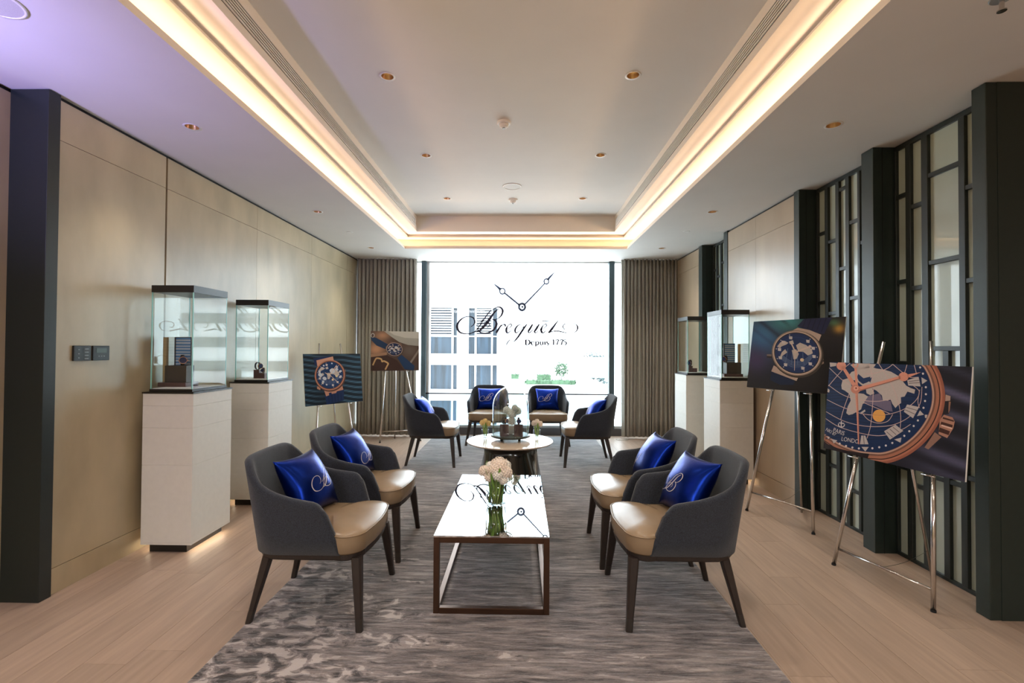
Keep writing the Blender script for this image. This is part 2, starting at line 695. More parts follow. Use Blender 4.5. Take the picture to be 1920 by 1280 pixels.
def tray_ring(profile, name, mat):
    """profile (a, z): a = distance inward from the opening edge; mitred around the rectangle."""
    b = MB()
    rings = []
    for (a, z) in profile:
        rings.append([(x0 + a, YF + a, z), (x1 - a, YF + a, z), (x1 - a, YB - a, z), (x0 + a, YB - a, z)])
    V_ = [p for r in rings for p in r]
    F_ = []
    for i in range(len(rings) - 1):
        for k in range(4):
            k2 = (k + 1) % 4
            F_.append((i * 4 + k, i * 4 + k2, (i + 1) * 4 + k2, (i + 1) * 4 + k))
    b.add(V_, F_)
    return b.build(name, mat, ceil)


A2 = 0.215
tray_ring([(-0.24, 2.83), (-0.24, 2.962), (0.028, 2.962), (0.028, 2.94), (0.058, 2.94), (0.058, 2.953), (0.030, 2.953), (0.030, 2.98), (A2, 2.98), (A2, 3.03), (A2, 3.12), (A2, ZT)], 'cove', 'plaster_warm')
tp = MB().box(x0 + A2 - 0.02, YF + A2 - 0.02, ZT, x1 - A2 + 0.02, YB - A2 + 0.02, ZT + 0.05).build('tray_panel', 'plaster', ceil)
drill(tp, [d for d in DOWN if d[2] > 3])
MB().box(-4.4, -4.2, 3.36, 4.6, 8.0, 3.42).build('leak_block_slab', 'plaster', ceil)  # unseen slab added above the ceiling to keep sky light from leaking in

# left wall: core, dark pilaster, veneer panels
wl = struct(MB().box(-2.85, 2.62, 0, -2.618, 8.0, ZC).build('wall_left', 'black_gap'))
pj = [(2.622, 3.440), (3.458, 4.654), (4.657, 5.884), (5.887, 7.098), (7.102, 7.70)]
for (a, b) in pj:
    for (z0, z1) in ((0.0, 0.143), (0.146, 2.538), (2.541, 2.765)):
        MB().box(-2.618, a, z0, XL, b, z1).build('veneer_panel', 'veneer', wl)
struct(MB().box(-2.80, 2.552, 0, -2.585, 2.622, ZC - 0.005).build('trim_1', 'black_metal', bevel=0.002))
wf = struct(MB().box(-3.0, -4.1, 0, -2.815, 2.62, ZC).build('wall_front_left', 'black_gap'))
for (a, b) in ((-4.0, -1.5), (-1.497, 0.7), (0.703, 2.552)):
    for (z0, z1) in ((0.0, 1.06), (1.0604, 2.765)):
        MB().box(-2.815, a, z0, -2.798, b, z1).build('veneer_panel', 'veneer', wf)

struct(MB().box(-4.4, -4.2, 0, 4.6, -4.1, ZC).build('wall_back', 'veneer_dark'))
# right wall: core behind the bays, solid stretches, wood panels
r = MB()
r.box(2.64, 2.76, 0, 2.9, 8.0, ZC)
wr = struct(r.build('wall_right', 'black_gap'))
for (a, b) in ((4.308, 5.682), (6.60, 8.0)):
    MB().box(2.448, a, 0, 2.64, b, ZC - 0.002).build('wall_core', 'black_gap', wr)
for (a, b) in ((4.312, 5.013), (5.016, 5.678), (6.604, 7.70)):
    for (z0, z1) in ((0.0, 0.143), (0.146, 2.538), (2.541, 2.765)):
        MB().box(XR, a, z0, 2.448, b, z1).build('veneer_panel', 'veneer_dark', wr)
# dark pilasters
n_t = 2
for (a, b) in ((3.343, 3.457), (4.226, 4.306), (5.684, 5.785), (6.478, 6.598)):
    p = struct(MB().box(XR - 0.006, a, 0, 2.64, b, ZC - 0.003).build('trim_%d' % n_t, 'black_lacquer', bevel=0.002))
    MB().box(XR + 0.055, a - 0.002, 0, XR + 0.058, a, ZC - 0.005).build('shadow_joint', 'black_gap', p)
    n_t += 1
# near corner: pilaster and the dark lacquered wall that turns away to the right
p = struct(MB().box(XR - 0.012, 2.532, 0, 2.64, 2.612, ZC - 0.003).build('trim_%d' % n_t, 'black_lacquer', bevel=0.003))
wd = struct(MB().box(2.64, 2.552, 0, 4.5, 2.75, ZC - 0.003).build('wall_front_right', 'black_gap'))
for (a, b) in ((2.475, 3.3), (3.303, 4.5)):
    MB().box(a, 2.532 - 0.002, 0, b, 2.552, ZC - 0.004).build('lacquer_panel', 'black_lacquer', wd)
struct(MB().box(4.5, -4.0, 0, 4.6, 2.75, ZC).build('wall_side', 'veneer_dark'))

# ------------------------------------------------------------------ lattice screens in the bays
XS = 2.585


def screen(label, y_lo, y_hi, muls, bars, extra=()):
    """muls: list of (y0,y1) vertical bars from far to near; bars: per pane column a list of z; pane columns run far -> near."""
    t = thing('lattice_screen', label, 'screen', (XS, (y_lo + y_hi) / 2, 0), 0, 'lattice glass screens on the right wall')
    yc = (y_lo + y_hi) / 2
    H0, H1 = 0.0, ZC - 0.005
    D = 0.032
    B = lambda n, a, z0, b, z1, d=0.0: MB().box(-D / 2 - d, a - yc, z0, D / 2 + 0.004, b - yc, z1).build(n, 'black_metal', t, bevel=0.0015, seg=1)
    B('bottom_rail', y_lo, H0, y_hi, 0.022)
    B('top_rail', y_lo, 2.752, y_hi, H1)
    for (a, b) in muls:
        B('mullion', a, 0.022, b, 2.752, 0.003)
    # pane columns between mullions
    edges = [y_hi] + [v for (a, b) in muls for v in (b, a)] + [y_lo]
    cols = [(edges[i + 1], edges[i]) for i in range(0, len(edges), 2)]
    for (a, b), zs in zip(cols, bars):
        if b - a < 0.008:
            continue
        zz = [0.022] + sorted(zs) + [2.752]
        for z in zs:
            B('crossbar', a, z - 0.014, b, z + 0.014)
        for z0, z1 in zip(zz, zz[1:]):
            za = z0 + (0.014 if z0 > 0.03 else 0)
            zb = z1 - (0.014 if z1 < 2.7 else 0)
            MB().box(0.002, a - yc - 0.003, za - 0.003, 0.014, b - yc + 0.003, zb + 0.003).build('pane', 'screen_pane', t)
    for (a, z0, b, z1) in extra:
        B('mullion', a, z0, b, z1, 0.003)
    return t


screen('near lattice screen of dark bars and pale panes behind the front right poster', 2.612, 3.343,
       [(3.327, 3.343), (3.205, 3.247), (3.072, 3.120), (2.818, 2.858), (2.612, 2.624)],
       [[], [2.433, 1.85, 1.30, 0.60], [2.332, 1.794, 0.507], [2.49, 1.937, 1.398, 0.599], [2.328, 1.789, 0.655], []],
       [(2.932, 0.022, 2.972, 1.384)])
screen('middle lattice screen of dark bars and pale panes behind the tilted watch poster', 3.457, 4.226,
       [(4.200, 4.226), (4.060, 4.100), (3.920, 3.962), (3.800, 3.842), (3.680, 3.706), (3.457, 3.500)],
       [[], [2.383, 1.792, 0.52], [2.288, 1.691, 0.434], [2.682, 2.04, 1.1], [2.384, 1.791, 0.3], [2.2, 1.2], []])
screen('far lattice screen of dark bars, half hidden behind the glass case with a tall card', 5.785, 6.478,
       [(6.440, 6.478), (6.330, 6.372), (6.200, 6.246), (6.02, 6.06), (5.785, 5.83)],
       [[], [2.441, 1.6], [2.341, 1.7], [2.503, 1.957, 1.395], [2.3, 1.2], []])

# ------------------------------------------------------------------ window wall
win = struct(MB().box(-2.62, YW - 0.03, 0, 2.46, YW + 0.09, 0.112).build('window_1', 'sill'))
MB().box(-2.62, YW, 0.112, 2.46, YW + 0.05, 0.15).build('bottom_frame', 'white_frame', win)
MB().box(-2.62, YW, ZC - 0.02, 2.46, YW + 0.05, ZC).build('top_frame', 'white_frame', win)
for (a, b) in ((-1.61, -1.532), (1.407, 1.492)):
    MB().box(a, YW - 0.06, 0.11, b, YW + 0.08, ZC - 0.003).build('mullion', 'mullion', win, bevel=0.003)
MB().box(-1.532, YW + 0.005, 0.15, -1.490, YW + 0.05, ZC - 0.02).build('sash_frame', 'white_frame', win)
for (a, b) in ((-2.62, -1.61), (-1.49, 1.407), (1.492, 2.46)):
    MB().box(a, YW + 0.022, 0.15, b, YW + 0.03, ZC - 0.02).build('pane', 'window_glass', win)
MB().box(-1.532, YW - 0.035, 0.648, 1.407, YW - 0.012, 0.668).build('guard_rail', 'rail', win)
MB().box(-1.532, YW - 0.027, 0.15, 1.407, YW - 0.02, 0.648).build('guard_pane', 'rail_glass', win)

# lettering and clock hands stuck on the glass
SX = 260.0 / 1920.0
YD = YW + 0.017


def dpx(p):
    """crop pixel of the lettering study -> x, z on the glass"""
    px, py = 840 + p[0] * SX, 490 + p[1] * SX
    xx, zz = (px - 976.8) * 7.767 / 900.0, EYE - (py - 654.0) * 7.767 / 900.0
    # 7 mm / metre of camera roll
    return (xx - (zz - EYE) * 0.0058 - 0.0, zz + xx * 0.0058 - xx * (zz - EYE) * 0.0188 / 7.767)


def decal(strokes, name, mat, discs=()):
    b = MB()
    for s_ in strokes:
        pts = smooth_line([(q[0], q[1], q[2] * 1.25 + 2.8) for q in s_])
        V_, F_ = ribbon(pts)
        V3 = []
        for q in V_:
            xx, zz = dpx(q)
            V3.append((xx, YD, zz))
        b.add(V3, F_)
    for (cx, cy, ro, ri) in discs:
        n = 28
        V3 = []
        for k in range(n):
            for rr in (ro, ri):
                xx, zz = dpx((cx + rr * cos(2 * pi * k / n), cy + rr * 1.08 * sin(2 * pi * k / n)))
                V3.append((xx, YD, zz))
        b.add(V3, [(2 * k, 2 * k + 1, (2 * k + 3) % (2 * n), (2 * k + 2) % (2 * n)) for k in range(n)])
    o = b.build(name, mat, win)
    so = o.modifiers.new('thickness', 'SOLIDIFY')
    so.thickness = 0.0006
    return o


def W(wd, *pts):
    """taper: wd peak half width placed in the middle of the stroke"""
    n = len(pts)
    return [(p[0], p[1], (p[2] if len(p) > 2 else 2.0 + (wd - 2.0) * sin(pi * (i + 0.0) / (n - 1)) ** 1.5)) for i, p in enumerate(pts)]


LET_B = [
    [(318, 902, 2), (352, 876, 3), (370, 838, 6), (352, 785, 5), (300, 762, 3), (225, 772, 4), (155, 825, 8), (124, 895, 11), (150, 968, 9), (215, 998, 5), (290, 1000, 3), (365, 972, 3), (425, 905, 4), (490, 810, 5), (550, 725, 5), (600, 668, 3)],
    [(700, 655, 3), (640, 705, 7), (590, 775, 12), (540, 845, 14), (480, 915, 12), (425, 962, 7), (365, 975, 3)],
    [(600, 690, 2), (640, 650, 2), (690, 630, 4), (735, 642, 8), (757, 685, 10), (738, 745, 7), (690, 790, 3), (625, 806, 2)],
    [(610, 800, 2), (652, 815, 7), (672, 865, 11), (645, 930, 9), (580, 978, 6), (500, 992, 5), (430, 972, 5), (414, 930, 4), (445, 880, 3), (510, 842, 2), (562, 850, 4), (574, 885, 4), (540, 918, 2)],
    [(378, 888, 2), (420, 868, 2), (452, 838, 2), (480, 800, 2)]]


def let_e(ox):
    return [[(ox + 2, 940, 2), (ox + 45, 920, 2), (ox + 78, 885, 4), (ox + 65, 866, 3), (ox + 30, 884, 3), (ox + 3, 935, 9), (ox + 8, 975, 10), (ox + 32, 986, 4), (ox + 92, 935, 1.5)]]


LET = LET_B + [
    [(668, 988, 10), (700, 935, 9), (728, 890, 4), (742, 872, 2)],
    [(690, 950, 2), (735, 895, 2), (765, 872, 3), (792, 878, 8), (790, 905, 3)]]
LET += let_e(803)
LET += [[(1020, 885, 2), (985, 876, 3), (945, 910, 7), (928, 955, 10), (940, 986, 5), (985, 965, 2), (1050, 895, 2)],
        [(1092, 868, 4), (1050, 925, 9), (1000, 1000, 9), (950, 1070, 7), (910, 1112, 3)],
        [(910, 1112, 2), (880, 1085, 1.5), (852, 1090, 2.5), (822, 1125, 4), (806, 1160, 3)],
        [(1105, 905, 1.5), (1130, 884, 2), (1150, 872, 2)],
        [(1172, 868, 6), (1138, 925, 10), (1112, 968, 8), (1128, 984, 4), (1170, 950, 2), (1225, 895, 1.5)],
        [(1262, 868, 6), (1224, 930, 10), (1198, 970, 8), (1215, 985, 4), (1255, 958, 1.5), (1290, 930, 1.5)]]
LET += let_e(1288)
LET += [[(1300, 824, 3), (1350, 826, 4), (1405, 826, 3)],
        [(1528, 812, 2), (1488, 865, 6), (1440, 930, 11), (1392, 988, 8)],
        [(1392, 988, 2), (1450, 968, 3), (1510, 962, 4), (1580, 975, 4), (1650, 990, 2)],
        [(1640, 862, 1.5), (1604, 872, 3), (1590, 905, 4), (1612, 936, 3), (1660, 934, 1.5)],
        [(1640, 862, 1.2), (1700, 852, 1.2), (1765, 868, 2), (1794, 910, 7), (1778, 960, 4), (1735, 988, 1.5)]]
decal(LET, 'script_lettering', 'decal')


def glyphs():
    """upright Didone capitals and numerals: thick stems, hairline curves"""
    S = []
    b, t, xh, d = 1155, 1083, 1108, 1180
    # D
    S += [[(1078, t, 7), (1078, b, 7)], [(1072, t, 1.5), (1100, t, 2), (1128, 1100, 6), (1132, 1122, 7), (1118, 1146, 5), (1095, b, 2), (1072, b, 1.5)]]
    # e
    S += [[(1152, 1130, 1.5), (1190, 1130, 1.5), (1186, 1112, 3), (1172, 1106, 2.5), (1154, 1120, 6), (1154, 1140, 6), (1170, 1156, 3), (1190, 1146, 1.5)]]
    # p
    S += [[(1216, 1106, 6), (1216, d, 6)], [(1216, 1114, 1.5), (1236, 1105, 3), (1252, 1120, 6), (1250, 1142, 6), (1234, 1156, 3), (1216, 1148, 1.5)]]
    # u
    S += [[(1278, 1106, 6), (1278, 1142, 5), (1290, 1156, 3), (1308, 1146, 2)], [(1312, 1106, 6), (1312, 1155, 6)]]
    # i
    S += [[(1342, 1106, 6), (1342, 1155, 6)], [(1342, 1086, 4), (1342, 1094, 4)]]
    # s
    S += [[(1392, 1112, 2), (1378, 1105, 2.5), (1366, 1116, 5), (1378, 1130, 6), (1394, 1142, 5), (1384, 1156, 3), (1364, 1150, 2)]]
    # 1 7 7 5
    S += [[(1448, 1094, 1.5), (1460, t, 5), (1460, b, 6)],
          [(1488, 1092, 2), (1494, 1086, 4), (1530, 1086, 4), (1518, 1115, 5), (1508, b, 6)],
          [(1548, 1092, 2), (1554, 1086, 4), (1590, 1086, 4), (1578, 1115, 5), (1568, b, 6)],
          [(1636, 1086, 4), (1606, 1086, 3), (1604, 1112, 2), (1622, 1110, 3), (1638, 1128, 6), (1628, 1152, 4), (1604, 1150, 3)]]
    return S


decal(glyphs(), 'small_lettering', 'decal')
decal([[(985, 600, 8), (900, 530, 8), (786, 437, 7)], [(724, 384, 13), (685, 350, 9), (636, 308, 2)]], 'hour_hand_mark', 'decal_blue', [(752, 410, 46, 27)])
decal([[(1064, 592, 7), (1200, 450, 6), (1336, 306, 5)], [(1380, 250, 12), (1425, 200, 8), (1470, 152, 2)]], 'minute_hand_mark', 'decal_blue', [(1362, 275, 42, 23)])
decal([], 'hand_hub_mark', 'decal_blue', [(1025, 628, 58, 27), (1030, 628, 15, 0.5)])

# ------------------------------------------------------------------ curtains
def curtain(xa, xb, label, seed):
    rnd = random.Random(seed)
    nf = 15
    n = nf * 12
    zs = [0.025, 0.3, 0.8, 1.4, 2.0, 2.5, 2.788]
    ph = [rnd.uniform(-0.5, 0.5) for _ in range(nf + 2)]
    am = [rnd.uniform(0.7, 1.25) for _ in range(nf + 2)]
    V_, F_ = [], []
    for iz, z in enumerate(zs):
        g = 1 - z / 2.8
        for i in range(n + 1):
            u = i / n
            k = u * nf
            ki = int(k)
            fr = k - ki
            A = am[ki] * (1 - fr) + am[ki + 1] * fr
            P_ = ph[ki] * (1 - fr) + ph[ki + 1] * fr
            y = 0.042 * A * sin(2 * pi * k + P_ * (0.4 + 1.6 * g)) + 0.016 * g * sin(2 * pi * k * 0.5 + 3 * P_)
            x = xa + (xb - xa) * u + 0.012 * cos(4 * pi * k + P_) + 0.02 * g * sin(2 * pi * u * 2.3 + seed)
            V_.append((x, 7.53 + y, z))
    for a in range(len(zs) - 1):
        for i in range(n):
            F_.append((a * (n + 1) + i, a * (n + 1) + i + 1, (a + 1) * (n + 1) + i + 1, (a + 1) * (n + 1) + i))
    o = MB().add(V_, F_).build('curtain', 'curtain', smooth=True)
    s_ = o.modifiers.new('thickness', 'SOLIDIFY')
    s_.thickness = 0.004
    return tag(o, label, 'curtain', 'floor length curtains')


curtain(-2.60, -1.66, 'taupe pleated curtain left of the window, behind the leather desk poster', 1)
curtain(1.57, 2.425, 'taupe pleated curtain right of the window beside the far glass case', 2)
b = MB()
b.tube([(1.46, 7.40, 0.006), (1.50, 7.36, 0.006), (1.56, 7.33, 0.006), (1.62, 7.35, 0.006), (1.66, 7.40, 0.006)], 0.005, 8)
tag(b.build('cable', 'cable', smooth=True), 'short white cable on the floor under the right curtain', 'cable')

# ------------------------------------------------------------------ rug
rg = MB()
RX0, RX1, RY0, RY1 = -1.357, 1.118, 1.1, 7.55
rg.loft([[(RX0, RY0, 0.0005), (RX1, RY0, 0.0005), (RX1 + 0.03, RY1, 0.0005), (RX0, RY1, 0.0005)],
         [(RX0, RY0, 0.010), (RX1, RY0, 0.010), (RX1 + 0.03, RY1, 0.010), (RX0, RY1, 0.010)],
         [(RX0 + 0.006, RY0 + 0.006, 0.012), (RX1 - 0.006, RY0 + 0.006, 0.012), (RX1 + 0.024, RY1 - 0.006, 0.012), (RX0 + 0.006, RY1 - 0.006, 0.012)]])
for v_ in range(len(rg.v)):
    a = rg.v[v_]
    rg.v[v_] = (a[0] - CX, a[1] - 2.2, a[2])
rug = rg.build('area_rug', 'rug_pile', loc=(CX, 2.2, 0))
tag(rug, 'long grey brown area rug with horizontal streaks under the seating', 'rug')
RZ = 0.012

# ------------------------------------------------------------------ linear vents in the tray sides
for sx, lab in ((-1, 'long linear air vent in the left side of the ceiling tray'), (1, 'long linear air vent in the right side of the ceiling tray')):
    xv = CX + sx * (HX - A2)
    t = thing('linear_vent', lab, 'vent', (xv, 0, 0), 0, 'ceiling tray vents')
    s1 = -sx
    ya, yb = -1.0, 6.4
    MB().box(min(0, s1 * 0.004), ya, 3.030, max(0, s1 * 0.004), yb, 3.120).build('backing', 'black_gap', t)
    for k in range(6):
        z = 3.030 + k * 0.0164
        MB().box(min(s1 * 0.004, s1 * 0.010), ya, z, max(s1 * 0.004, s1 * 0.010), yb, z + 0.008).build('slat', 'plaster', t)

# ------------------------------------------------------------------ ceiling fixtures
def downlight():
    t = thing('downlight', '', 'ceiling light', (0, 0, 0), 0, 'recessed downlights')
    MB().lathe([(0.0395, -0.001), (0.052, -0.003), (0.052, 0.0), (0.041, 0.0), (0.0395, -0.001)], n=28).build('trim_ring', 'white_plastic', t, smooth=True)
    MB().lathe([(0.0405, -0.0005), (0.036, 0.02), (0.026, 0.045), (0.0255, 0.05)], n=28).build('reflector', 'gold', t, smooth=True)
    MB().lathe([(0, 0.048), (0.0258, 0.048), (0.0258, 0.054), (0, 0.054)], n=20).build('lamp', 'downlamp', t)
    return t


rows_t = {3.155: 'nearest in view', 4.46: 'middle', 5.75: 'farthest', 1.85: 'above the photographer', 0.55: 'behind the photographer', -0.75: 'rearmost'}
dl = None
for (x, y, z) in DOWN:
    if y < 1.9:
        continue
    side = 'left' if x < CX else 'right'
    if z > 3:
        lab = 'recessed downlight in the %s row of the raised ceiling, %s of three' % (side, {3.155: 'nearest', 4.46: 'middle', 5.75: 'farthest'}[y])
    else:
        lab = 'recessed gold downlight in the low %s ceiling strip, %s of three' % (side, {3.015: 'nearest', 4.915: 'second', 6.69: 'farthest'}[y])
    if dl is None:
        dl = downlight()
        dl.location = (x, y, z)
        dl['label'] = lab
    else:
        copy_tree(dl, (x, y, z), 0, lab)
# tiny sockets for the lights outside the view are closed with plain discs
for (x, y, z) in DOWN:
    if y < 1.9:
        MB().lathe([(0, 0.02), (0.045, 0.02), (0.045, 0.03), (0, 0.03)], (x, y, z), 16).build('lamp_cover', 'plaster', ceil)


def smoke(x, y, lab):
    t = thing('smoke_detector', lab, 'smoke detector', (x, y, ZT), 0, 'smoke detectors on the raised ceiling')
    MB().lathe([(0, 0), (0.055, 0), (0.055, -0.012), (0.048, -0.018), (0, -0.018)][::-1], n=28).build('base', 'white_plastic', t, auto=0.6)
    MB().lathe([(0, -0.048), (0.02, -0.046), (0.034, -0.036), (0.038, -0.018), (0, -0.018)], n=28).build('dome', 'white_plastic', t, smooth=True)
    MB().lathe([(0, -0.053), (0.012, -0.052), (0.013, -0.046), (0, -0.046)], n=16).build('sensor_tip', 'button_grey', t)


smoke(-0.146, 3.805, 'white round smoke detector on the raised ceiling, nearer of the two')
smoke(-0.106, 5.79, 'small white smoke detector behind the round ceiling speaker')


def speaker(x, y, z, lab, r=0.105):
    t = thing('ceiling_speaker', lab, 'speaker', (x, y, z), 0)
    MB().lathe([(r, -0.001), (r, -0.006), (r * 0.9, -0.008), (r * 0.9, -0.001)], n=36).build('rim', 'white_plastic', t, smooth=True)
    MB().lathe([(0, -0.007), (r * 0.9, -0.005), (r * 0.9, -0.001), (0, -0.001)], n=36).build('grille', 'grille', t)


speaker(-0.11, 5.314, ZT, 'round white speaker grille flush in the raised ceiling near the window')
speaker(-2.17, 1.90, ZC, 'round white speaker cut off at the top left of the ceiling')


def sprinkler(x, y, lab, pend=False):
    t = thing('sprinkler', lab, 'sprinkler', (x, y, ZC), 0, 'fire sprinklers')
    MB().lathe([(0, -0.005), (0.036, -0.004), (0.040, -0.0005), (0, -0.0005)], n=24).build('cover_plate', 'button_grey' if pend else 'white_plastic', t)
    if pend:
        MB().lathe([(0, -0.055), (0.016, -0.053), (0.016, -0.048), (0.008, -0.046), (0.009, -0.005), (0, -0.005)], n=14).build('head', 'chrome', t)


sprinkler(-2.09, 5.784, 'white sprinkler cover disc in the left ceiling strip')
sprinkler(1.963, 5.738, 'white sprinkler cover disc in the right ceiling strip')
sprinkler(-0.118, 7.15, 'small sprinkler disc in the ceiling just before the window')
sprinkler(1.91, 1.93, 'sprinkler head at the top right edge of the ceiling', True)

# ------------------------------------------------------------------ wall switches
t = thing('switch_panel', 'square black keypad switch on the left wood wall, nearer one', 'switch', (XL, 2.788, 1.34), 0, 'switches on the left wall')
MB().box(0.0005, -0.056, -0.045, 0.012, 0.056, 0.045).build('plate', 'switch_black', t, bevel=0.002)
for i in range(3):
    MB().box(0.012, -0.030, 0.018 - i * 0.024, 0.014, -0.022, 0.024 - i * 0.024).build('button', 'button_grey', t)
    for k in range(1):
        pass
for i in range(4):
    MB().box(0.012, 0.012, 0.022 - i * 0.019, 0.0135, 0.038, 0.028 - i * 0.019).build('button', 'button_grey', t)
t = thing('thermostat', 'square black thermostat with a small display on the left wood wall', 'thermostat', (XL, 2.915, 1.34), 0, 'switches on the left wall')
MB().box(0.0005, -0.058, -0.045, 0.012, 0.058, 0.045).build('plate', 'switch_black', t, bevel=0.002)
MB().box(0.012, -0.036, 0.002, 0.0135, 0.036, 0.030).build('display', 'lcd', t)
for i in range(3):
    MB().box(0.012, -0.022 + i * 0.018, -0.022, 0.0135, -0.014 + i * 0.018, -0.016).build('button', 'button_grey', t)


# ================================================================== CHAIRS
def lerp(a, b, t_):
    return a + (b - a) * t_


def half_path(t_, yf, yb, xb, xf, r):
    """right-hand half of the U: front end (t=0) -> corner -> middle of the back (t=1)"""
    if t_ < 0.45:
        k = t_ / 0.45
        return (lerp(xf, xb + r, k), lerp(yf, yb, k))
    if t_ < 0.8:
        a = (t_ - 0.45) / 0.35 * pi / 2
        return (xb + r - r * sin(a), yb - r + r * cos(a))
    k = (t_ - 0.8) / 0.2
    return (xb - 0.006 * sin(k * pi / 2), (yb - r) * (1 - k))


def interp(tab, t_):
    for (a, va), (b_, vb) in zip(tab, tab[1:]):
        if t_ <= b_:
            k = (t_ - a) / (b_ - a)
            k = k * k * (3 - 2 * k) if False else k
            return lerp(va, vb, k)
    return tab[-1][1]


ZTAB = [(0, .612), (.10, .620), (.22, .632), (.33, .650), (.42, .675), (.50, .714), (.58, .762), (.66, .798), (.74, .811), (.82, .815), (1, .816)]
HTAB = [(0, .87), (.012, .945), (.03, .982), (.06, 1.0), (.10, 1.0), (1, 1.0)]
ZB = 0.352


def shell_mesh():
    ts = [0, .012, .03, .06, .10, .16, .22, .28, .34, .40, .45, .49, .53, .57, .61, .65, .69, .73, .77, .80, .86, .93, 1.0]
    full = [(t_, 1) for t_ in ts] + [(t_, -1) for t_ in reversed(ts[:-1])]
    cols = []
    for (t_, sg) in full:
        bo = Vector((*half_path(t_, .276, .278, -.285, .175, .15), ZB))
        to = Vector((*half_path(t_, .312, .288, -.350, .084, .135), interp(ZTAB, t_)))
        # inward normal from the outer path
        e = 0.004
        p = Vector(half_path(max(t_ - e, 0), .30, .285, -.32, .12, .155))
        q = Vector(half_path(min(t_ + e, 1), .30, .285, -.32, .12, .155))
        d = (q - p).normalized()
        n = Vector((-d.y, d.x, 0))
        if n.dot(Vector((0 - p.x * 0.6 - 0.05, -p.y, 0))) < 0:
            n = -n
        if t_ > 0.98:
            n = Vector((1, 0, 0))
        h = interp(HTAB, t_)
        th = 0.042
        prof = []
        for f in (0.0, 0.3, 0.62, 0.86):
            prof.append(bo.lerp(to, f * h))
        top = bo.lerp(to, h)
        prof.append(top + n * 0.002 - Vector((0, 0, 0.012)))
        prof.append(top + n * 0.010 - Vector((0, 0, 0.002)))
        prof.append(top + n * (th * 0.5))
        prof.append(top + n * (th - 0.010) - Vector((0, 0, 0.003)))
        prof.append(top + n * th - Vector((0, 0, 0.014)))
        for f in (0.86, 0.62, 0.3, 0.0):
            prof.append(bo.lerp(to, f * h) + n * th * (1.0 + 0.1 * (1 - f)))
        if sg < 0:
            prof = [Vector((v.x, -v.y, v.z)) for v in prof]
        cols.append(prof)
    m_ = len(cols[0])
    b = MB()
    # rounded front noses
    def nose(prof):
        mid = len(prof) // 2
        out = []
        for i in range(m_):
            o_ = prof[i]
            p_ = prof[m_ - 1 - i]
            c_ = (o_ + p_) / 2
            v = o_.lerp(c_, 0.55)
            out.append(Vector((v.x + 0.010, v.y, v.z - (0.006 if 4 <= i <= 8 else 0))))
        return out
    cols = [nose(cols[0])] + cols + [nose(cols[-1])]
    K = len(cols)
    V_ = [p for c in cols for p in c]
    F_ = []
    for i in range(K - 1):
        for j in range(m_):
            j2 = (j + 1) % m_
            F_.append((i * m_ + j, i * m_ + j2, (i + 1) * m_ + j2, (i + 1) * m_ + j))
    F_.append(tuple(range(m_)))
    F_.append(tuple((K - 1) * m_ + j for j in range(m_ - 1, -1, -1)))
    b.add(V_, F_)
    return b


def seat_outline(ins=0.0, n=8):
    P_ = []
    xf, r = 0.305, 0.10
    half = [(-.235, .150), (-.20, .205), (-.12, .228), (0.06, .231), (.118, .234), (.128, .262), (.15, .272)]
    yf = .279
    for k in range(n + 1):
        a = k / n * pi / 2
        half.append((xf - 0.018 - r + r * sin(a), yf - r + r * cos(a)))
    half.append((xf - 0.006, 0.10))
    half.append((xf, 0.0))
    P_ = half + [(x, -y) for (x, y) in reversed(half[:-1])]
    cx_ = 0.04
    out = []
    for (x, y) in P_:
        l = sqrt((x - cx_) ** 2 + y * y)
        k = (l - ins) / l
        out.append((cx_ + (x - cx_) * k, y * k))
    return out


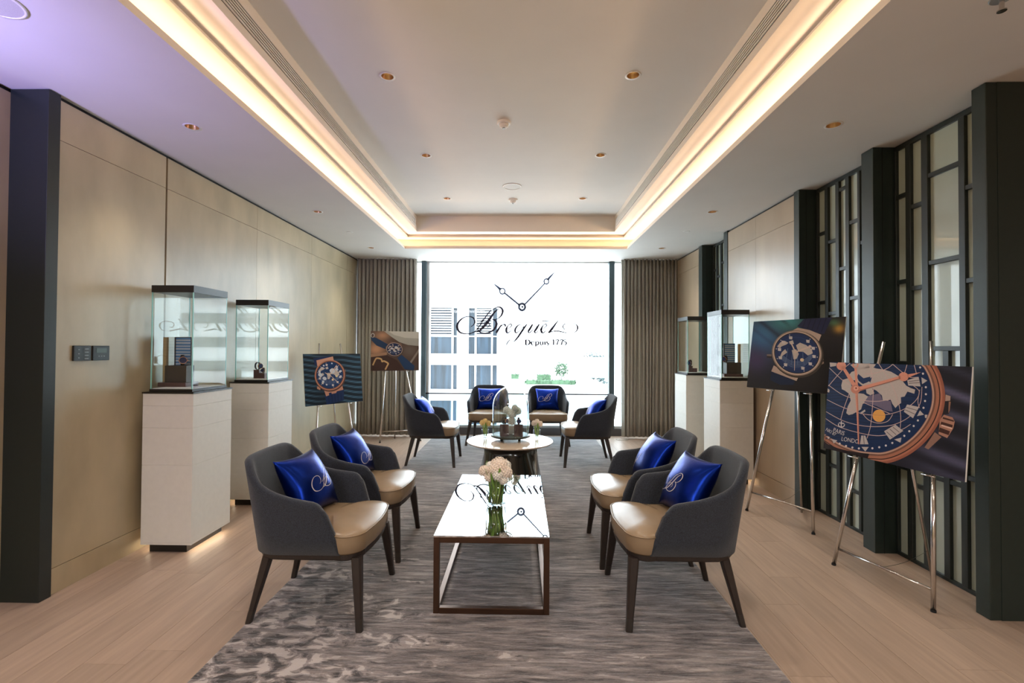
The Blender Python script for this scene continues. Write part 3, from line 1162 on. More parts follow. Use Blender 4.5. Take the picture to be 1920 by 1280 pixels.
def make_chair():
    t = thing('armchair', '', 'chair', (0, 0, 0), 0, 'charcoal armchairs with tan leather seats')
    shell_mesh().build('backrest', 'fabric', t, smooth=True)
    s = MB()
    rings = []
    for ins, z in ((0.012, .352), (0.002, .362), (0, .40), (0, .437), (0.004, .446), (0.014, .452), (0.04, .459), (0.09, .467), (0.15, .473), (0.20, .475)):
        rings.append([(x, y, z) for (x, y) in seat_outline(ins)])
    s.loft(rings)
    st = s.build('seat', 'leather', t, smooth=True)
    pts = [(x, y, 0.443) for (x, y) in seat_outline(-0.001) if x > 0.13]
    MB().tube(pts, 0.0035, 6).build('piping', 'leather', st, smooth=True)
    # dark rail under the shell
    pts = [(x, y) for (x, y) in seat_outline(0.012) if x > 0.14]
    back = [half_path(k / 10, .262, .264, -.272, .14, .14) for k in range(11)]
    ring = [(x, -y) for (x, y) in reversed(back[:-1])]
    poly = list(back[::-1][:-1][::1])
    outl = [(x, y) for (x, y) in back[::-1]] + pts + [(x, -y) for (x, y) in back[:-1]]
    f = MB()
    f.loft([[(x * 0.985, y * 0.985, .322) for (x, y) in outl], [(x, y, .328) for (x, y) in outl], [(x, y, .3515) for (x, y) in outl]])
    f.build('seat_frame', 'dark_wood', t)
    for (tx, ty, fx, fy, wt, wb) in ((.252, .236, .287, .295, .050, .030), (-.205, .205, -.287, .237, .046, .027)):
        for sg in (1, -1):
            T, Bt = Vector((tx, sg * ty, .335)), Vector((fx, sg * fy, 0.0))

            def sq(c, w_, z):
                k = w_ / 2
                q = k * 0.62
                return [(c.x + a, c.y + b2, z) for (a, b2) in ((k, q), (q, k), (-q, k), (-k, q), (-k, -q), (-q, -k), (q, -k), (k, -q))]
            rings = [sq(T, wt, .335), sq(T.lerp(Bt, .25), lerp(wt, wb, .18), .335 * .75), sq(T.lerp(Bt, .83), lerp(wt, wb, .85), .335 * .17)]
            rings2 = [sq(T.lerp(Bt, .828), lerp(wt, wb, .85) + 0.0015, .335 * .172), sq(Bt, wb + 0.0015, 0.0)]
            lg = MB().loft(rings).build('leg', 'dark_wood', t)
            MB().loft(rings2).build('foot_cap', 'cap_metal', lg)
    return t


chair0 = make_chair()
CHAIRS = [
    ('fl', -1.06, 2.622, 0.0, 'nearest left armchair of charcoal wool with a tan leather seat'),
    ('sl', -1.065, 3.375, 0.0, 'second armchair in the left row, partly behind the nearest left armchair'),
    ('ml', -1.05, 5.828, 0.0, 'far left armchair facing the round table, beside the leather desk poster'),
    ('fr', 0.82, 2.662, pi, 'nearest right armchair of charcoal wool with a tan leather seat'),
    ('sr', 0.80, 3.322, pi, 'second armchair in the right row, partly behind the nearest right armchair'),
    ('mr', 0.80, 5.875, pi, 'far right armchair facing the round table, beside the right curtain'),
    ('bl', -0.475, 7.07, -pi / 2, 'left armchair of the pair in front of the window, behind the glass dome'),
    ('br', 0.395, 7.07, -pi / 2, 'right armchair of the pair in front of the window, its seat towards the camera')]
for i, (k, x, y, rz, lab) in enumerate(CHAIRS):
    if i == 0:
        chair0.location = (x, y, RZ)
        chair0.rotation_euler = (0, 0, rz)
        chair0['label'] = lab
    else:
        copy_tree(chair0, (x, y, RZ), rz, lab)

# ------------------------------------------------------------------ cushions with monogram
PH, PT = 0.175, 0.082


def psurf(u, v, side=1):
    eu = 1 - 0.10 * (1 - v * v) * abs(u) ** 3
    ev = 1 - 0.10 * (1 - u * u) * abs(v) ** 3
    g = max(0.0, (1 - abs(u) ** 2.2)) ** 0.55 * max(0.0, (1 - abs(v) ** 2.2)) ** 0.55
    wr = 0.05 * sin(5 * u + 2 * v) * (1 - v * v) + 0.04 * sin(7 * v - 3 * u)
    return Vector((PH * u * eu, PH * v * ev, side * PT * g * (1 + wr * 0.6)))


def cushion_mesh():
    n = 26
    b = MB()
    idx = {}
    V_, F_ = [], []

    def vi(i, j, s_):
        edge = i in (0, n) or j in (0, n)
        key = (i, j, 0 if edge else s_)
        if key not in idx:
            u = sin((i / n - 0.5) * pi) * 0.35 + (2 * i / n - 1) * 0.65
            v = sin((j / n - 0.5) * pi) * 0.35 + (2 * j / n - 1) * 0.65
            idx[key] = len(V_)
            V_.append(psurf(u, v, s_))
        return idx[key]
    for s_ in (1, -1):
        for i in range(n):
            for j in range(n):
                q = (vi(i, j, s_), vi(i + 1, j, s_), vi(i + 1, j + 1, s_), vi(i, j + 1, s_))
                F_.append(q if s_ > 0 else q[::-1])
    b.add(V_, F_)
    return b


def mono_mesh(cu, cv, sc, strokes, ux=440.0, uy=815.0, half=320.0, rot=0.0, wk=1.0):
    b = MB()
    for s_ in strokes:
        V_, F_ = ribbon(smooth_line([(q[0], q[1], q[2] * wk + 1.3) for q in s_], 8))
        V3 = []
        for (x, y) in V_:
            a, c = (x - ux) / half * sc, -(y - uy) / half * sc
            u = cu + a * cos(rot) - c * sin(rot)
            v = cv + a * sin(rot) + c * cos(rot)
            u, v = max(-.97, min(.97, u)), max(-.97, min(.97, v))
            p = psurf(u, v)
            V3.append((p.x, p.y, p.z + 0.0022))
        b.add(V3, F_)
    return b


cush_me = None
CU = {'fl': (0.12, -.05), 'sl': (0.15, -.25), 'ml': (0.3, -.1), 'fr': (-0.34, -.16), 'mr': (-.5, -.2), 'bl': (-.22, -.03), 'br': (-.22, -.03), 'sr': (-.3, -.3)}
CLAB = {'fl': 'royal blue satin cushion with a silver monogram on the nearest left armchair',
        'sl': 'royal blue satin cushion on the second armchair of the left row',
        'ml': 'blue satin cushion on the far left armchair by the round table',
        'fr': 'royal blue satin cushion with a silver monogram on the nearest right armchair',
        'sr': 'royal blue satin cushion with small script lettering on the second right armchair',
        'mr': 'blue satin cushion on the far right armchair by the right curtain',
        'bl': 'dark blue cushion on the left window armchair, half seen through the dome',
        'br': 'dark blue cushion with a monogram on the right window armchair'}
for (k, x, y, rz, lab) in CHAIRS:
    t = thing('cushion', CLAB[k], 'cushion', (0, 0, 0), 0, 'blue satin cushions on the armchairs')
    if cush_me is None:
        cm_ = cushion_mesh().build('cover', 'satin', t, smooth=True)
        cush_me = cm_.data
    else:
        o = bpy.data.objects.new('cover', cush_me)
        COL.objects.link(o)
        o.parent = t
    cu, cv = CU[k]
    if k == 'sr':
        mm_ = mono_mesh(cu, cv, 0.40, LET, 960, 900, 700, 0.9, 1.3)
    else:
        mm_ = mono_mesh(cu, cv, 0.60, LET_B, wk=0.7)
    mm_.build('embroidery', 'embroidery', t, smooth=True)
    tilt = radians(30)
    # cushion local: x = width (viewer's right), y = up, z = out of the chair
    out = Vector((cos(tilt), 0, sin(tilt)))
    up = Vector((-sin(tilt), 0, cos(tilt)))
    rt = up.cross(out)
    M = Matrix((rt, up, out)).transposed().to_4x4()
    dx = -0.115
    yaw_ = {'fl': -0.16, 'sl': -0.10, 'fr': 0.22, 'sr': 0.12, 'ml': -.05, 'mr': .12}.get(k, 0.0)
    t.matrix_world = Matrix.Translation((x, y, RZ)) @ Matrix.Rotation(rz + yaw_, 4, 'Z') @ Matrix.Translation((dx, 0, 0.622)) @ M

# ================================================================== COFFEE TABLE
TX0, TX1, TY0, TY1, TH = -0.447, 0.153, 2.492, 3.702, 0.413
t = thing('coffee_table', 'rectangular mirror topped coffee table with a square bronze tube frame', 'table', ((TX0 + TX1) / 2, (TY0 + TY1) / 2, RZ))
hx, hy, hz, q = (TX1 - TX0) / 2, (TY1 - TY0) / 2, TH - RZ, 0.030
for sx in (-1, 1):
    for sy in (-1, 1):
        xa, ya = sx * hx, sy * hy
        MB().box(min(xa, xa - sx * q), min(ya, ya - sy * q), 0, max(xa, xa - sx * q), max(ya, ya - sy * q), hz - 0.008).build('leg', 'bronze', t, bevel=0.002)
for z in (0.0, hz - 0.008 - q):
    for sx in (-1, 1):
        xa = sx * hx
        MB().box(min(xa, xa - sx * q), -hy + q, z, max(xa, xa - sx * q), hy - q, z + q).build('side_rail', 'bronze', t, bevel=0.002)
    for sy in (-1, 1):
        ya = sy * hy
        MB().box(-hx + q, min(ya, ya - sy * q), z, hx - q, max(ya, ya - sy * q), z + q).build('end_rail', 'bronze', t, bevel=0.002)
MB().box(-hx, -hy, hz - 0.008, hx, hy, hz).build('mirror_top', 'mirror', t, bevel=0.0012, seg=1)


# ------------------------------------------------------------------ flowers and vases
def floret_ball(c, r, n, s, rnd, zsq=1.0):
    """one flower head: many small four-petalled florets on a ball"""
    b = MB()
    ga = pi * (3 - sqrt(5))
    for i in range(n):
        z = 1 - 1.75 * (i + 0.5) / n
        rr = sqrt(max(0, 1 - z * z))
        d = Vector((rr * cos(ga * i), rr * sin(ga * i), z * zsq)).normalized()
        p = Vector(c) + Vector((d.x * r, d.y * r, d.z * r * zsq)) * rnd.uniform(0.9, 1.06)
        a = d.orthogonal().normalized()
        e = d.cross(a)
        ph = rnd.uniform(0, pi)
        a, e = a * cos(ph) + e * sin(ph), e * cos(ph) - a * sin(ph)
        V_ = [p - d * s * 0.4]
        F_ = []
        for k in range(4):
            an = k * pi / 2
            dd = a * cos(an) + e * sin(an)
            sd = d.cross(dd)
            V_ += [p + dd * s * 0.5 + sd * s * 0.38, p + dd * s * 1.0 + d * s * 0.15, p + dd * s * 0.5 - sd * s * 0.38]
            F_ += [(0, 1 + 3 * k, 2 + 3 * k), (0, 2 + 3 * k, 3 + 3 * k)]
        b.add(V_, F_)
    # core that fills the ball
    b.lathe([(0, -r * 0.85 * zsq), (r * 0.6, -r * 0.6 * zsq), (r * 0.86, 0), (r * 0.6, r * 0.6 * zsq), (0, r * 0.86 * zsq)], c, 10)
    return b


def leaf_blade(p0, p1, wd, bend):
    p0, p1 = Vector(p0), Vector(p1)
    d = p1 - p0
    s_ = d.cross(Vector((0, 0, 1)))
    s_ = s_.normalized() if s_.length > 1e-5 else Vector((1, 0, 0))
    b = MB()
    V_, F_ = [], []
    K = 6
    for i in range(K + 1):
        u = i / K
        c = p0 + d * u + Vector(bend) * sin(pi * u)
        w_ = wd * sin(pi * min(0.98, 0.12 + 0.86 * u)) ** 0.8
        V_ += [c + s_ * w_, c + Vector((0, 0, -w_ * 0.25)), c - s_ * w_]
    for i in range(K):
        for k in range(2):
            F_.append((3 * i + k, 3 * i + k + 1, 3 * i + k + 4, 3 * i + k + 3))
    return b.add(V_, F_)


def vase_prof(r0, r1, h, th=0.003):
    return [(0, 0), (r0 * 0.9, 0), (r0, 0.004), (r0 + (r1 - r0) * 0.5, h * 0.5), (r1, h), (r1 - th, h), (r0 + (r1 - r0) * 0.5 - th, h * 0.5), (r0 - th, 0.016), (0, 0.014)]


rnd = random.Random(5)
VX, VY = -0.148, 2.985
t = thing('flower_vase', 'glass tumbler vase standing on the mirror topped coffee table', 'vase', (VX, VY, TH))
MB().lathe(vase_prof(0.060, 0.070, 0.165), n=36).build('vessel', 'clear_glass', t, smooth=True)
t = thing('flower_bouquet', 'bouquet of cream hydrangea and hyacinth in the vase on the coffee table', 'flowers', (VX, VY, TH))
HEADS = [((0.018, 0.01, 0.232), 0.062, 150, 'petal'), ((-0.072, -0.02, 0.212), 0.036, 80, 'petal'), ((-0.035, 0.03, 0.226), 0.038, 80, 'petal_white'), ((0.060, -0.020, 0.205), 0.040, 90, 'petal'), ((0.010, -0.052, 0.196), 0.034, 80, 'petal_white'), ((-0.045, -0.050, 0.180), 0.028, 60, 'petal'), ((0.045, -0.05, 0.165), 0.026, 60, 'petal_white'), ((-0.012, -0.035, 0.225), 0.036, 80, 'petal'), ((0.058, 0.02, 0.238), 0.032, 70, 'petal_white')]
for i, (c, r_, n_, m_) in enumerate(HEADS):
    fh = floret_ball(c, r_, n_, 0.0095 if r_ > 0.03 else 0.008, rnd).build('flower_head', m_, t)
    fh['kind'] = 'stuff'
for i in range(30):
    a = i * 2.4
    b0 = Vector((0.046 * cos(a) * (0.4 + 0.6 * ((i * 7) % 5) / 4), 0.046 * sin(a) * (0.4 + 0.6 * ((i * 3) % 5) / 4), 0.018))
    b1 = Vector((0.056 * cos(a + 0.5) * (0.6 + 0.4 * ((i * 5) % 7) / 6), 0.056 * sin(a + 0.5) * (0.6 + 0.4 * ((i * 5) % 7) / 6), 0.185))
    MB().tube([b0, b0.lerp(b1, 0.5) + Vector((0.004, 0, 0)), b1], [0.0052, 0.0056, 0.0046], 8).build('stem', 'stem' if i % 3 else 'leaf', t, smooth=True)
for (p0, p1, wd, bd) in (((-0.02, 0.03, 0.17), (-0.062, 0.04, 0.265), 0.020, (-0.02, 0, 0.01)), ((-0.012, -0.058, 0.10), (-0.030, -0.075, 0.218), 0.014, (0, -0.012, 0)), ((0.06, -0.03, 0.15), (0.112, -0.03, 0.205), 0.010, (0.01, 0, -0.01)), ((0.02, -0.06, 0.20), (0.025, -0.065, 0.245), 0.010, (0, -0.01, 0)), ((-0.03, -0.05, 0.16), (-0.066, -0.055, 0.238), 0.010, (0, -0.01, 0))):
    lf = leaf_blade(p0, p1, wd, bd).build('leaf', 'leaf', t, smooth=True)
    lf.modifiers.new('thickness', 'SOLIDIFY').thickness = 0.0012

# ================================================================== ROUND TABLE
RTX, RTY, RTH = -0.105, 4.80, 0.47
t = thing('round_table', 'round pale topped table on a dark sculpted pedestal before the window chairs', 'table', (RTX, RTY, RZ))
hz = RTH - RZ
MB().lathe([(0, hz - 0.022), (0.40, hz - 0.022), (0.425, hz - 0.012), (0.430, hz - 0.004), (0.427, hz), (0, hz)], n=72).build('tabletop', 'table_top', t, auto=0.7)
pr_ = [(0, 0), (0.33, 0), (0.335, 0.01), (0.315, 0.10), (0.290, 0.22), (0.272, 0.34), (0.265, hz - 0.022), (0, hz - 0.022)]
MB().lathe(pr_, n=96, fn=lambda a, z: 1 - 0.10 * (0.5 + 0.5 * cos(5 * (a + z * 1.3) + 0.6)) ** 2.0 * (0.25 + 1.6 * min(z, 0.36))).build('pedestal', 'table_base', t, smooth=True)

# dome display on the round table
DX, DY = -0.100, 4.84
t = thing('display_tray', 'round dark tray on short feet under the glass dome', 'tray', (DX, DY, RTH))
MB().lathe([(0, 0.030), (0.185, 0.030), (0.198, 0.036), (0.200, 0.048), (0.192, 0.052), (0, 0.052)], n=56).build('plate', 'black_lacquer', t, auto=0.6)
for k in range(4):
    a = pi / 4 + k * pi / 2
    x, y = 0.125 * cos(a), 0.125 * sin(a)
    MB().lathe([(0, 0), (0.011, 0), (0.014, 0.030), (0, 0.030)], (x, y, 0), 14).build('foot', 'black_lacquer', t)
ZD = RTH + 0.052
R_D = 0.182
dome = [(R_D, 0.0005), (R_D, 0.05), (R_D, 0.28)] + [(R_D * cos(a), 0.28 + 0.205 * sin(a)) for a in [k * pi / 2 / 12 for k in range(1, 12)]] + [(0, 0.485)]
th = 0.0035
inner = [(0, 0.485 - th)] + [((R_D - th) * cos(a), 0.28 + (0.205 - th) * sin(a)) for a in [k * pi / 2 / 12 for k in range(11, 0, -1)]] + [(R_D - th, 0.28), (R_D - th, 0.05), (R_D - th, 0.0005)]
o = MB().lathe(dome + inner + [(R_D, 0.0005)], n=56).build('glass_dome', 'clear_glass', smooth=True, loc=(DX, DY, ZD))
tag(o, 'clear glass bell dome over watches and white flowers', 'dome')


# ------------------------------------------------------------------ wristwatches
def make_watch(name='wristwatch'):
    """watch closed in a ring, standing on the lowest point of the strap, dial towards local -y"""
    t = thing(name, '', 'watch')
    R_ = 0.030
    n = 40
    b = MB()
    V_, F_ = [], []
    for k in range(n):
        a = 2 * pi * k / n
        for (rr, xw) in ((R_ * 0.93, -1), (R_, -1), (R_, 1), (R_ * 0.93, 1)):
            wd = 0.009 * (0.85 + 0.25 * max(0, cos(a)))
            V_.append((xw * wd, -rr * cos(a) * 0.92, R_ + rr * sin(a)))
    for k in range(n):
        k2 = (k + 1) % n
        for j in range(4):
            j2 = (j + 1) % 4
            F_.append((k * 4 + j, k * 4 + j2, k2 * 4 + j2, k2 * 4 + j))
    b.add(V_, F_)
    b.build('strap', 'strap', t, smooth=True)

    def disc(r0, y0, y1, mat, nm, par):
        V2, F2 = [], []
        m_ = 28
        for y in (y0, y1):
            for k in range(m_):
                V2.append((r0 * cos(2 * pi * k / m_), y, R_ + r0 * sin(2 * pi * k / m_)))
        for k in range(m_):
            k2 = (k + 1) % m_
            F2.append((k, k2, m_ + k2, m_ + k))
        F2 += [tuple(range(m_)), tuple(range(2 * m_ - 1, m_ - 1, -1))]
        return MB().add(V2, F2).build(nm, mat, par)
    c = disc(0.0205, -R_ * 0.92 - 0.006, -R_ * 0.92 + 0.004, 'rose_gold', 'watch_case', t)
    disc(0.0175, -R_ * 0.92 - 0.0068, -R_ * 0.92 - 0.006, 'dial', 'dial', c)
    MB().tube([(0.0205, -R_ * 0.92, R_), (0.0255, -R_ * 0.92, R_)], 0.003, 10).build('crown', 'rose_gold', c)
    return t


watch0 = make_watch()
n_watch = 0


def watch(x, y, z, rz, lab, s=1.0):
    global n_watch
    if n_watch == 0:
        watch0.location = (x, y, z)
        watch0.rotation_euler = (0, 0, rz)
        watch0['label'] = lab
        o_ = watch0
    else:
        o_ = copy_tree(watch0, (x, y, z), rz, lab)
    watch_scale = s
    o_.scale = (s, s, s)
    o_['group'] = 'wristwatches on display'
    n_watch += 1
    return o_


def block(name, x, y, z, sx, sy, sz, mat, lab, cat, rz=0.0, bevel=0.003, group=None):
    o_ = MB().box(-sx / 2, -sy / 2, 0, sx / 2, sy / 2, sz).build(name, mat, bevel=bevel, loc=(x, y, z))
    o_.rotation_euler = (0, 0, rz)
    tag(o_, lab, cat, group)
    return o_


block('display_block', DX - 0.060, DY - 0.075, ZD, 0.086, 0.070, 0.115, 'box_brown', 'left brown watch block under the glass dome', 'display block', group='watch blocks under the dome')
block('display_block', DX + 0.080, DY - 0.075, ZD, 0.086, 0.070, 0.115, 'box_brown', 'right brown watch block under the glass dome', 'display block', group='watch blocks under the dome')
watch(DX - 0.060, DY - 0.075, ZD + 0.115, 0.9, 'wristwatch on the left brown block under the dome', 1.1)
watch(DX + 0.080, DY - 0.075, ZD + 0.115, 0.1, 'wristwatch on the right brown block under the dome', 1.1)
t = thing('flower_arrangement', 'white flower heads behind the watches under the glass dome', 'flowers', (DX + 0.01, DY + 0.045, ZD))
for (c, r_, n_) in (((0, 0, 0.20), 0.055, 110), ((-0.05, 0.0, 0.235), 0.040, 80), ((0.055, 0.01, 0.225), 0.042, 80), ((0.0, 0.02, 0.12), 0.045, 80), ((0.03, -0.02, 0.265), 0.030, 60)):
    fh = floret_ball(c, r_, n_, 0.011, rnd).build('flower_head', 'petal_white', t)
    fh['kind'] = 'stuff'
MB().lathe([(0, 0), (0.045, 0), (0.05, 0.08), (0, 0.08)], (0, 0.01, 0), 18).build('pot', 'white_plastic', t, auto=0.6)
for (p0, p1) in (((0.03, -0.03, 0.2), (0.09, -0.04, 0.26)), ((-0.03, -0.02, 0.16), (-0.085, -0.03, 0.2))):
    leaf_blade(p0, p1, 0.012, (0, -0.01, 0.01)).build('leaf', 'leaf', t, smooth=True).modifiers.new('thickness', 'SOLIDIFY').thickness = 0.0012

for (x, y, lab, lab2, mt, seed) in ((-0.362, 4.93, 'small clear glass left of the dome on the round table', 'small yellow green posy in the glass left of the dome', 'petal_yellow', 3),
                                   (0.168, 4.93, 'small clear glass right of the dome on the round table', 'small cream posy in the glass right of the dome', 'petal', 9)):
    t = thing('small_vase', lab, 'vase', (x, y, RTH), 0, 'small vases on the round table')
    MB().lathe(vase_prof(0.031, 0.036, 0.085, 0.0022), n=28).build('vessel', 'clear_glass', t, smooth=True)
    t = thing('small_posy', lab2, 'flowers', (x, y, RTH), 0, 'small posies on the round table')
    rr = random.Random(seed)
    for (c, r_) in (((-0.032, 0, 0.150), 0.026), ((0.035, -0.005, 0.145), 0.026), ((0.0, -0.015, 0.165), 0.028), ((0.01, 0.02, 0.14), 0.028)):
        fh = floret_ball(c, r_, 46, 0.009, rr, 1.15).build('flower_head', mt, t)
        fh['kind'] = 'stuff'
    for i in range(7):
        a = i * 0.9
        MB().tube([(0.012 * cos(a), 0.012 * sin(a), 0.016), (0.018 * cos(a + 0.4), 0.018 * sin(a + 0.4), 0.07), (0.03 * cos(a + 0.6), 0.02 * sin(a + 0.6), 0.135)], 0.0028, 6).build('stem', 'stem', t, smooth=True)
    for i in range(3):
        a = i * 2.1 + 0.7
        leaf_blade((0.01 * cos(a), 0.01 * sin(a), 0.09), (0.05 * cos(a), 0.03 * sin(a) - 0.02, 0.165), 0.009, (0, -0.008, 0)).build('leaf', 'leaf', t, smooth=True).modifiers.new('thickness', 'SOLIDIFY').thickness = 0.001

# ================================================================== PEDESTALS WITH GLASS CASES
def pedestal(x, y, lab_p, lab_c, warm):
    """x, y = centre; 0.344 wide (x) by 0.43 deep (y)"""
    wx, wy = 0.172, 0.215
    t = thing('display_pedestal', lab_p, 'pedestal', (x, y, 0), 0, 'cream display pedestals')
    MB().box(-wx + 0.045, -wy + 0.025, 0, wx - 0.045, wy - 0.03, 0.055).build('plinth', 'case_cap', t)
    MB().box(-wx, -wy, 0.055, wx, wy, 0.068).build('base_board', 'cream_panel', t)
    zs = [0.068, 0.586, 0.835, 0.983, 1.066]
    for z0, z1 in zip(zs, zs[1:]):
        MB().box(-wx, -wy, z0 + 0.0003, wx, wy, z1 - 0.0003).build('body_section', 'cream_panel', t, bevel=0.0015, seg=1)
    MB().box(-wx - 0.004, -wy - 0.004, 1.066, wx + 0.004, wy + 0.004, 1.076).build('top_plate', 'case_cap', t)
    for sx in (-1, 1):
        MB().box(sx * (wx - 0.028) - 0.006, -wy + 0.03, 0.048, sx * (wx - 0.028) + 0.006, wy - 0.03, 0.0545).build('base_light', 'plinth_led', t)
    # glass case standing on the pedestal
    gx, gy, z0, z1 = wx - 0.028, wy - 0.028, 1.076, 1.80
    c = thing('glass_case', lab_c, 'display case', (x, y, z0), 0, 'glass display cases')
    H = z1 - z0
    MB().box(-gx - 0.004, -gy - 0.004, 0, gx + 0.004, gy + 0.004, 0.018).build('base_frame', 'case_cap', c, bevel=0.001, seg=1)
    MB().box(-gx + 0.008, -gy + 0.008, 0.018, gx - 0.008, gy - 0.008, 0.022).build('floor_board', 'tile_white', c)
    MB().box(-gx - 0.002, -gy - 0.002, H - 0.048, gx + 0.002, gy + 0.002, H).build('lid', 'case_cap', c, bevel=0.001, seg=1)
    g = 0.006
    za, zb = 0.018, H - 0.048
    for (a, b_, c0, d) in ((-gx, -gx + g, -gy + g, gy - g), (gx - g, gx, -gy + g, gy - g), (-gx + g, gx - g, -gy, -gy + g), (-gx + g, gx - g, gy - g, gy)):
        MB().box(a, c0, za, b_, d, zb).build('pane', 'case_glass', c)
    for sx in (-1, 1):
        for sy in (-1, 1):
            xa, ya = sx * (gx - g / 2), sy * (gy - g / 2)
            MB().box(xa - g / 2, ya - g / 2, za, xa + g / 2, ya + g / 2, zb).build('glass_edge', 'glass_edge', c)
    return z0 + 0.022


PZ = pedestal(-2.372, 3.405, 'cream pedestal nearest on the left, by the wall switches', 'tall glass case on the nearest left pedestal, with a plate painted with a blue reflection inside', 1)
pedestal(-2.372, 4.372, 'cream pedestal second on the left, behind the nearest left pedestal', 'glass case on the second left pedestal, with small brown blocks inside', 0)
pedestal(2.222, 5.205, 'cream pedestal on the right, behind the tilted watch poster', 'glass case on the right with a tall beige card inside', 1)
pedestal(2.222, 6.215, 'cream pedestal farthest on the right, beside the right curtain', 'glass case on the farthest right pedestal, beside the curtain', 0)


def display_set(x, y, sg, where):
    """tall plate, dark block, brown base: sg=-1 left of the room"""
    t = thing('watch_display', 'brown display stand with a blue striped reflection painted on its plate in the %s' % where, 'display stand', (x, y, PZ), 0, 'watch display stands in the glass cases')
    MB().box(-0.10, -0.05, 0, 0.10, 0.09, 0.030).build('base', 'box_brown', t, bevel=0.002)
    MB().box(-0.065, -0.03, 0.030, 0.090, 0.055, 0.150).build('block', 'box_grey', t, bevel=0.002)
    MB().box(-0.062, 0.058, 0.030, 0.062, 0.070, 0.355).build('plate', 'box_grey', t, bevel=0.001)
    pp = MB().box(-0.050, 0.0565, 0.060, 0.058, 0.058, 0.350).build('painted_reflection', 'reflection_blue', t)  # mirrored building painted as blue ground with pale stripes
    sb = MB()
    for k in range(9):
        zz_ = 0.155 + k * 0.0215
        sb.box(-0.049, 0.0558, zz_, 0.057, 0.0565, zz_ + 0.009 + 0.003 * (k % 2))
    sp = sb.build('reflection_stripes', 'reflection_white', pp)
    sp['kind'] = 'stuff'
    xa = -0.088 if sg < 0 else 0.085
    MB().box(xa - 0.012, 0.0, 0.030, xa + 0.012, 0.02, 0.350).build('post', 'beige_card', t)


display_set(-2.468, 3.40, -1, 'nearest left glass case')
watch(-2.435, 3.41, PZ + 0.1502, 0.7, 'wristwatch on the dark block in the nearest left glass case', 1.25)
display_set(2.262, 5.20, 1, 'right glass case with the card')
watch(2.20, 5.21, PZ + 0.1502, -0.8, 'wristwatch on the dark block in the right glass case', 1.25)


def steps(x, y, lab):
    t = thing('step_block', lab, 'display stand', (x, y, PZ), 0, 'stepped watch stands')
    MB().box(-0.055, -0.02, 0, -0.005, 0.03, 0.078).build('high_step', 'box_brown', t, bevel=0.002)
    MB().box(-0.005, -0.025, 0, 0.05, 0.03, 0.050).build('low_step', 'box_brown', t, bevel=0.002)
    return t


steps(-2.385, 4.36, 'stepped brown watch stand in the second left glass case')
watch(-2.415, 4.365, PZ + 0.0782, 1.2, 'wristwatch on the high step in the second left glass case', 1.15)
watch(-2.362, 4.365, PZ + 0.0502, 0.2, 'wristwatch on the low step in the second left glass case', 0.8)
steps(2.20, 6.20, 'stepped brown watch stand in the farthest right glass case')
watch(2.172, 6.205, PZ + 0.0782, -0.7, 'wristwatch on the high step in the farthest right glass case', 1.3)


# ================================================================== EASELS AND POSTERS
def quad_map(TL, TR, BR, BL):
    """homography: study pixels -> print coordinates (0..1, 0..1 from lower left)"""
    src = [TL, TR, BR, BL]
    dst = [(0, 1), (1, 1), (1, 0), (0, 0)]
    A, B_ = [], []
    for (x, y), (u, v) in zip(src, dst):
        A += [[x, y, 1, 0, 0, 0, -u * x, -u * y], [0, 0, 0, x, y, 1, -v * x, -v * y]]
        B_ += [u, v]
    h = np.append(np.linalg.solve(np.array(A, float), np.array(B_, float)), 1).reshape(3, 3)

    def f(p):
        q_ = h @ np.array([p[0], p[1], 1.0])
        return (q_[0] / q_[2], q_[1] / q_[2])
    hi = np.linalg.inv(h)

    def g(u, v):
        q_ = hi @ np.array([u, v, 1.0])
        return (q_[0] / q_[2], q_[1] / q_[2])
    return f, g


def clip_unit(poly):
    for ax, lim, sgn in ((0, 0.0, 1), (0, 1.0, -1), (1, 0.0, 1), (1, 1.0, -1)):
        out = []
        for i in range(len(poly)):
            a, b_ = poly[i - 1], poly[i]
            ia, ib = (a[ax] - lim) * sgn >= 0, (b_[ax] - lim) * sgn >= 0
            if ia != ib:
                k = (lim - a[ax]) / (b_[ax] - a[ax])
                out.append((a[0] + (b_[0] - a[0]) * k, a[1] + (b_[1] - a[1]) * k))
            if ib:
                out.append(b_)
        poly = out
        if len(poly) < 3:
            return []
    return poly


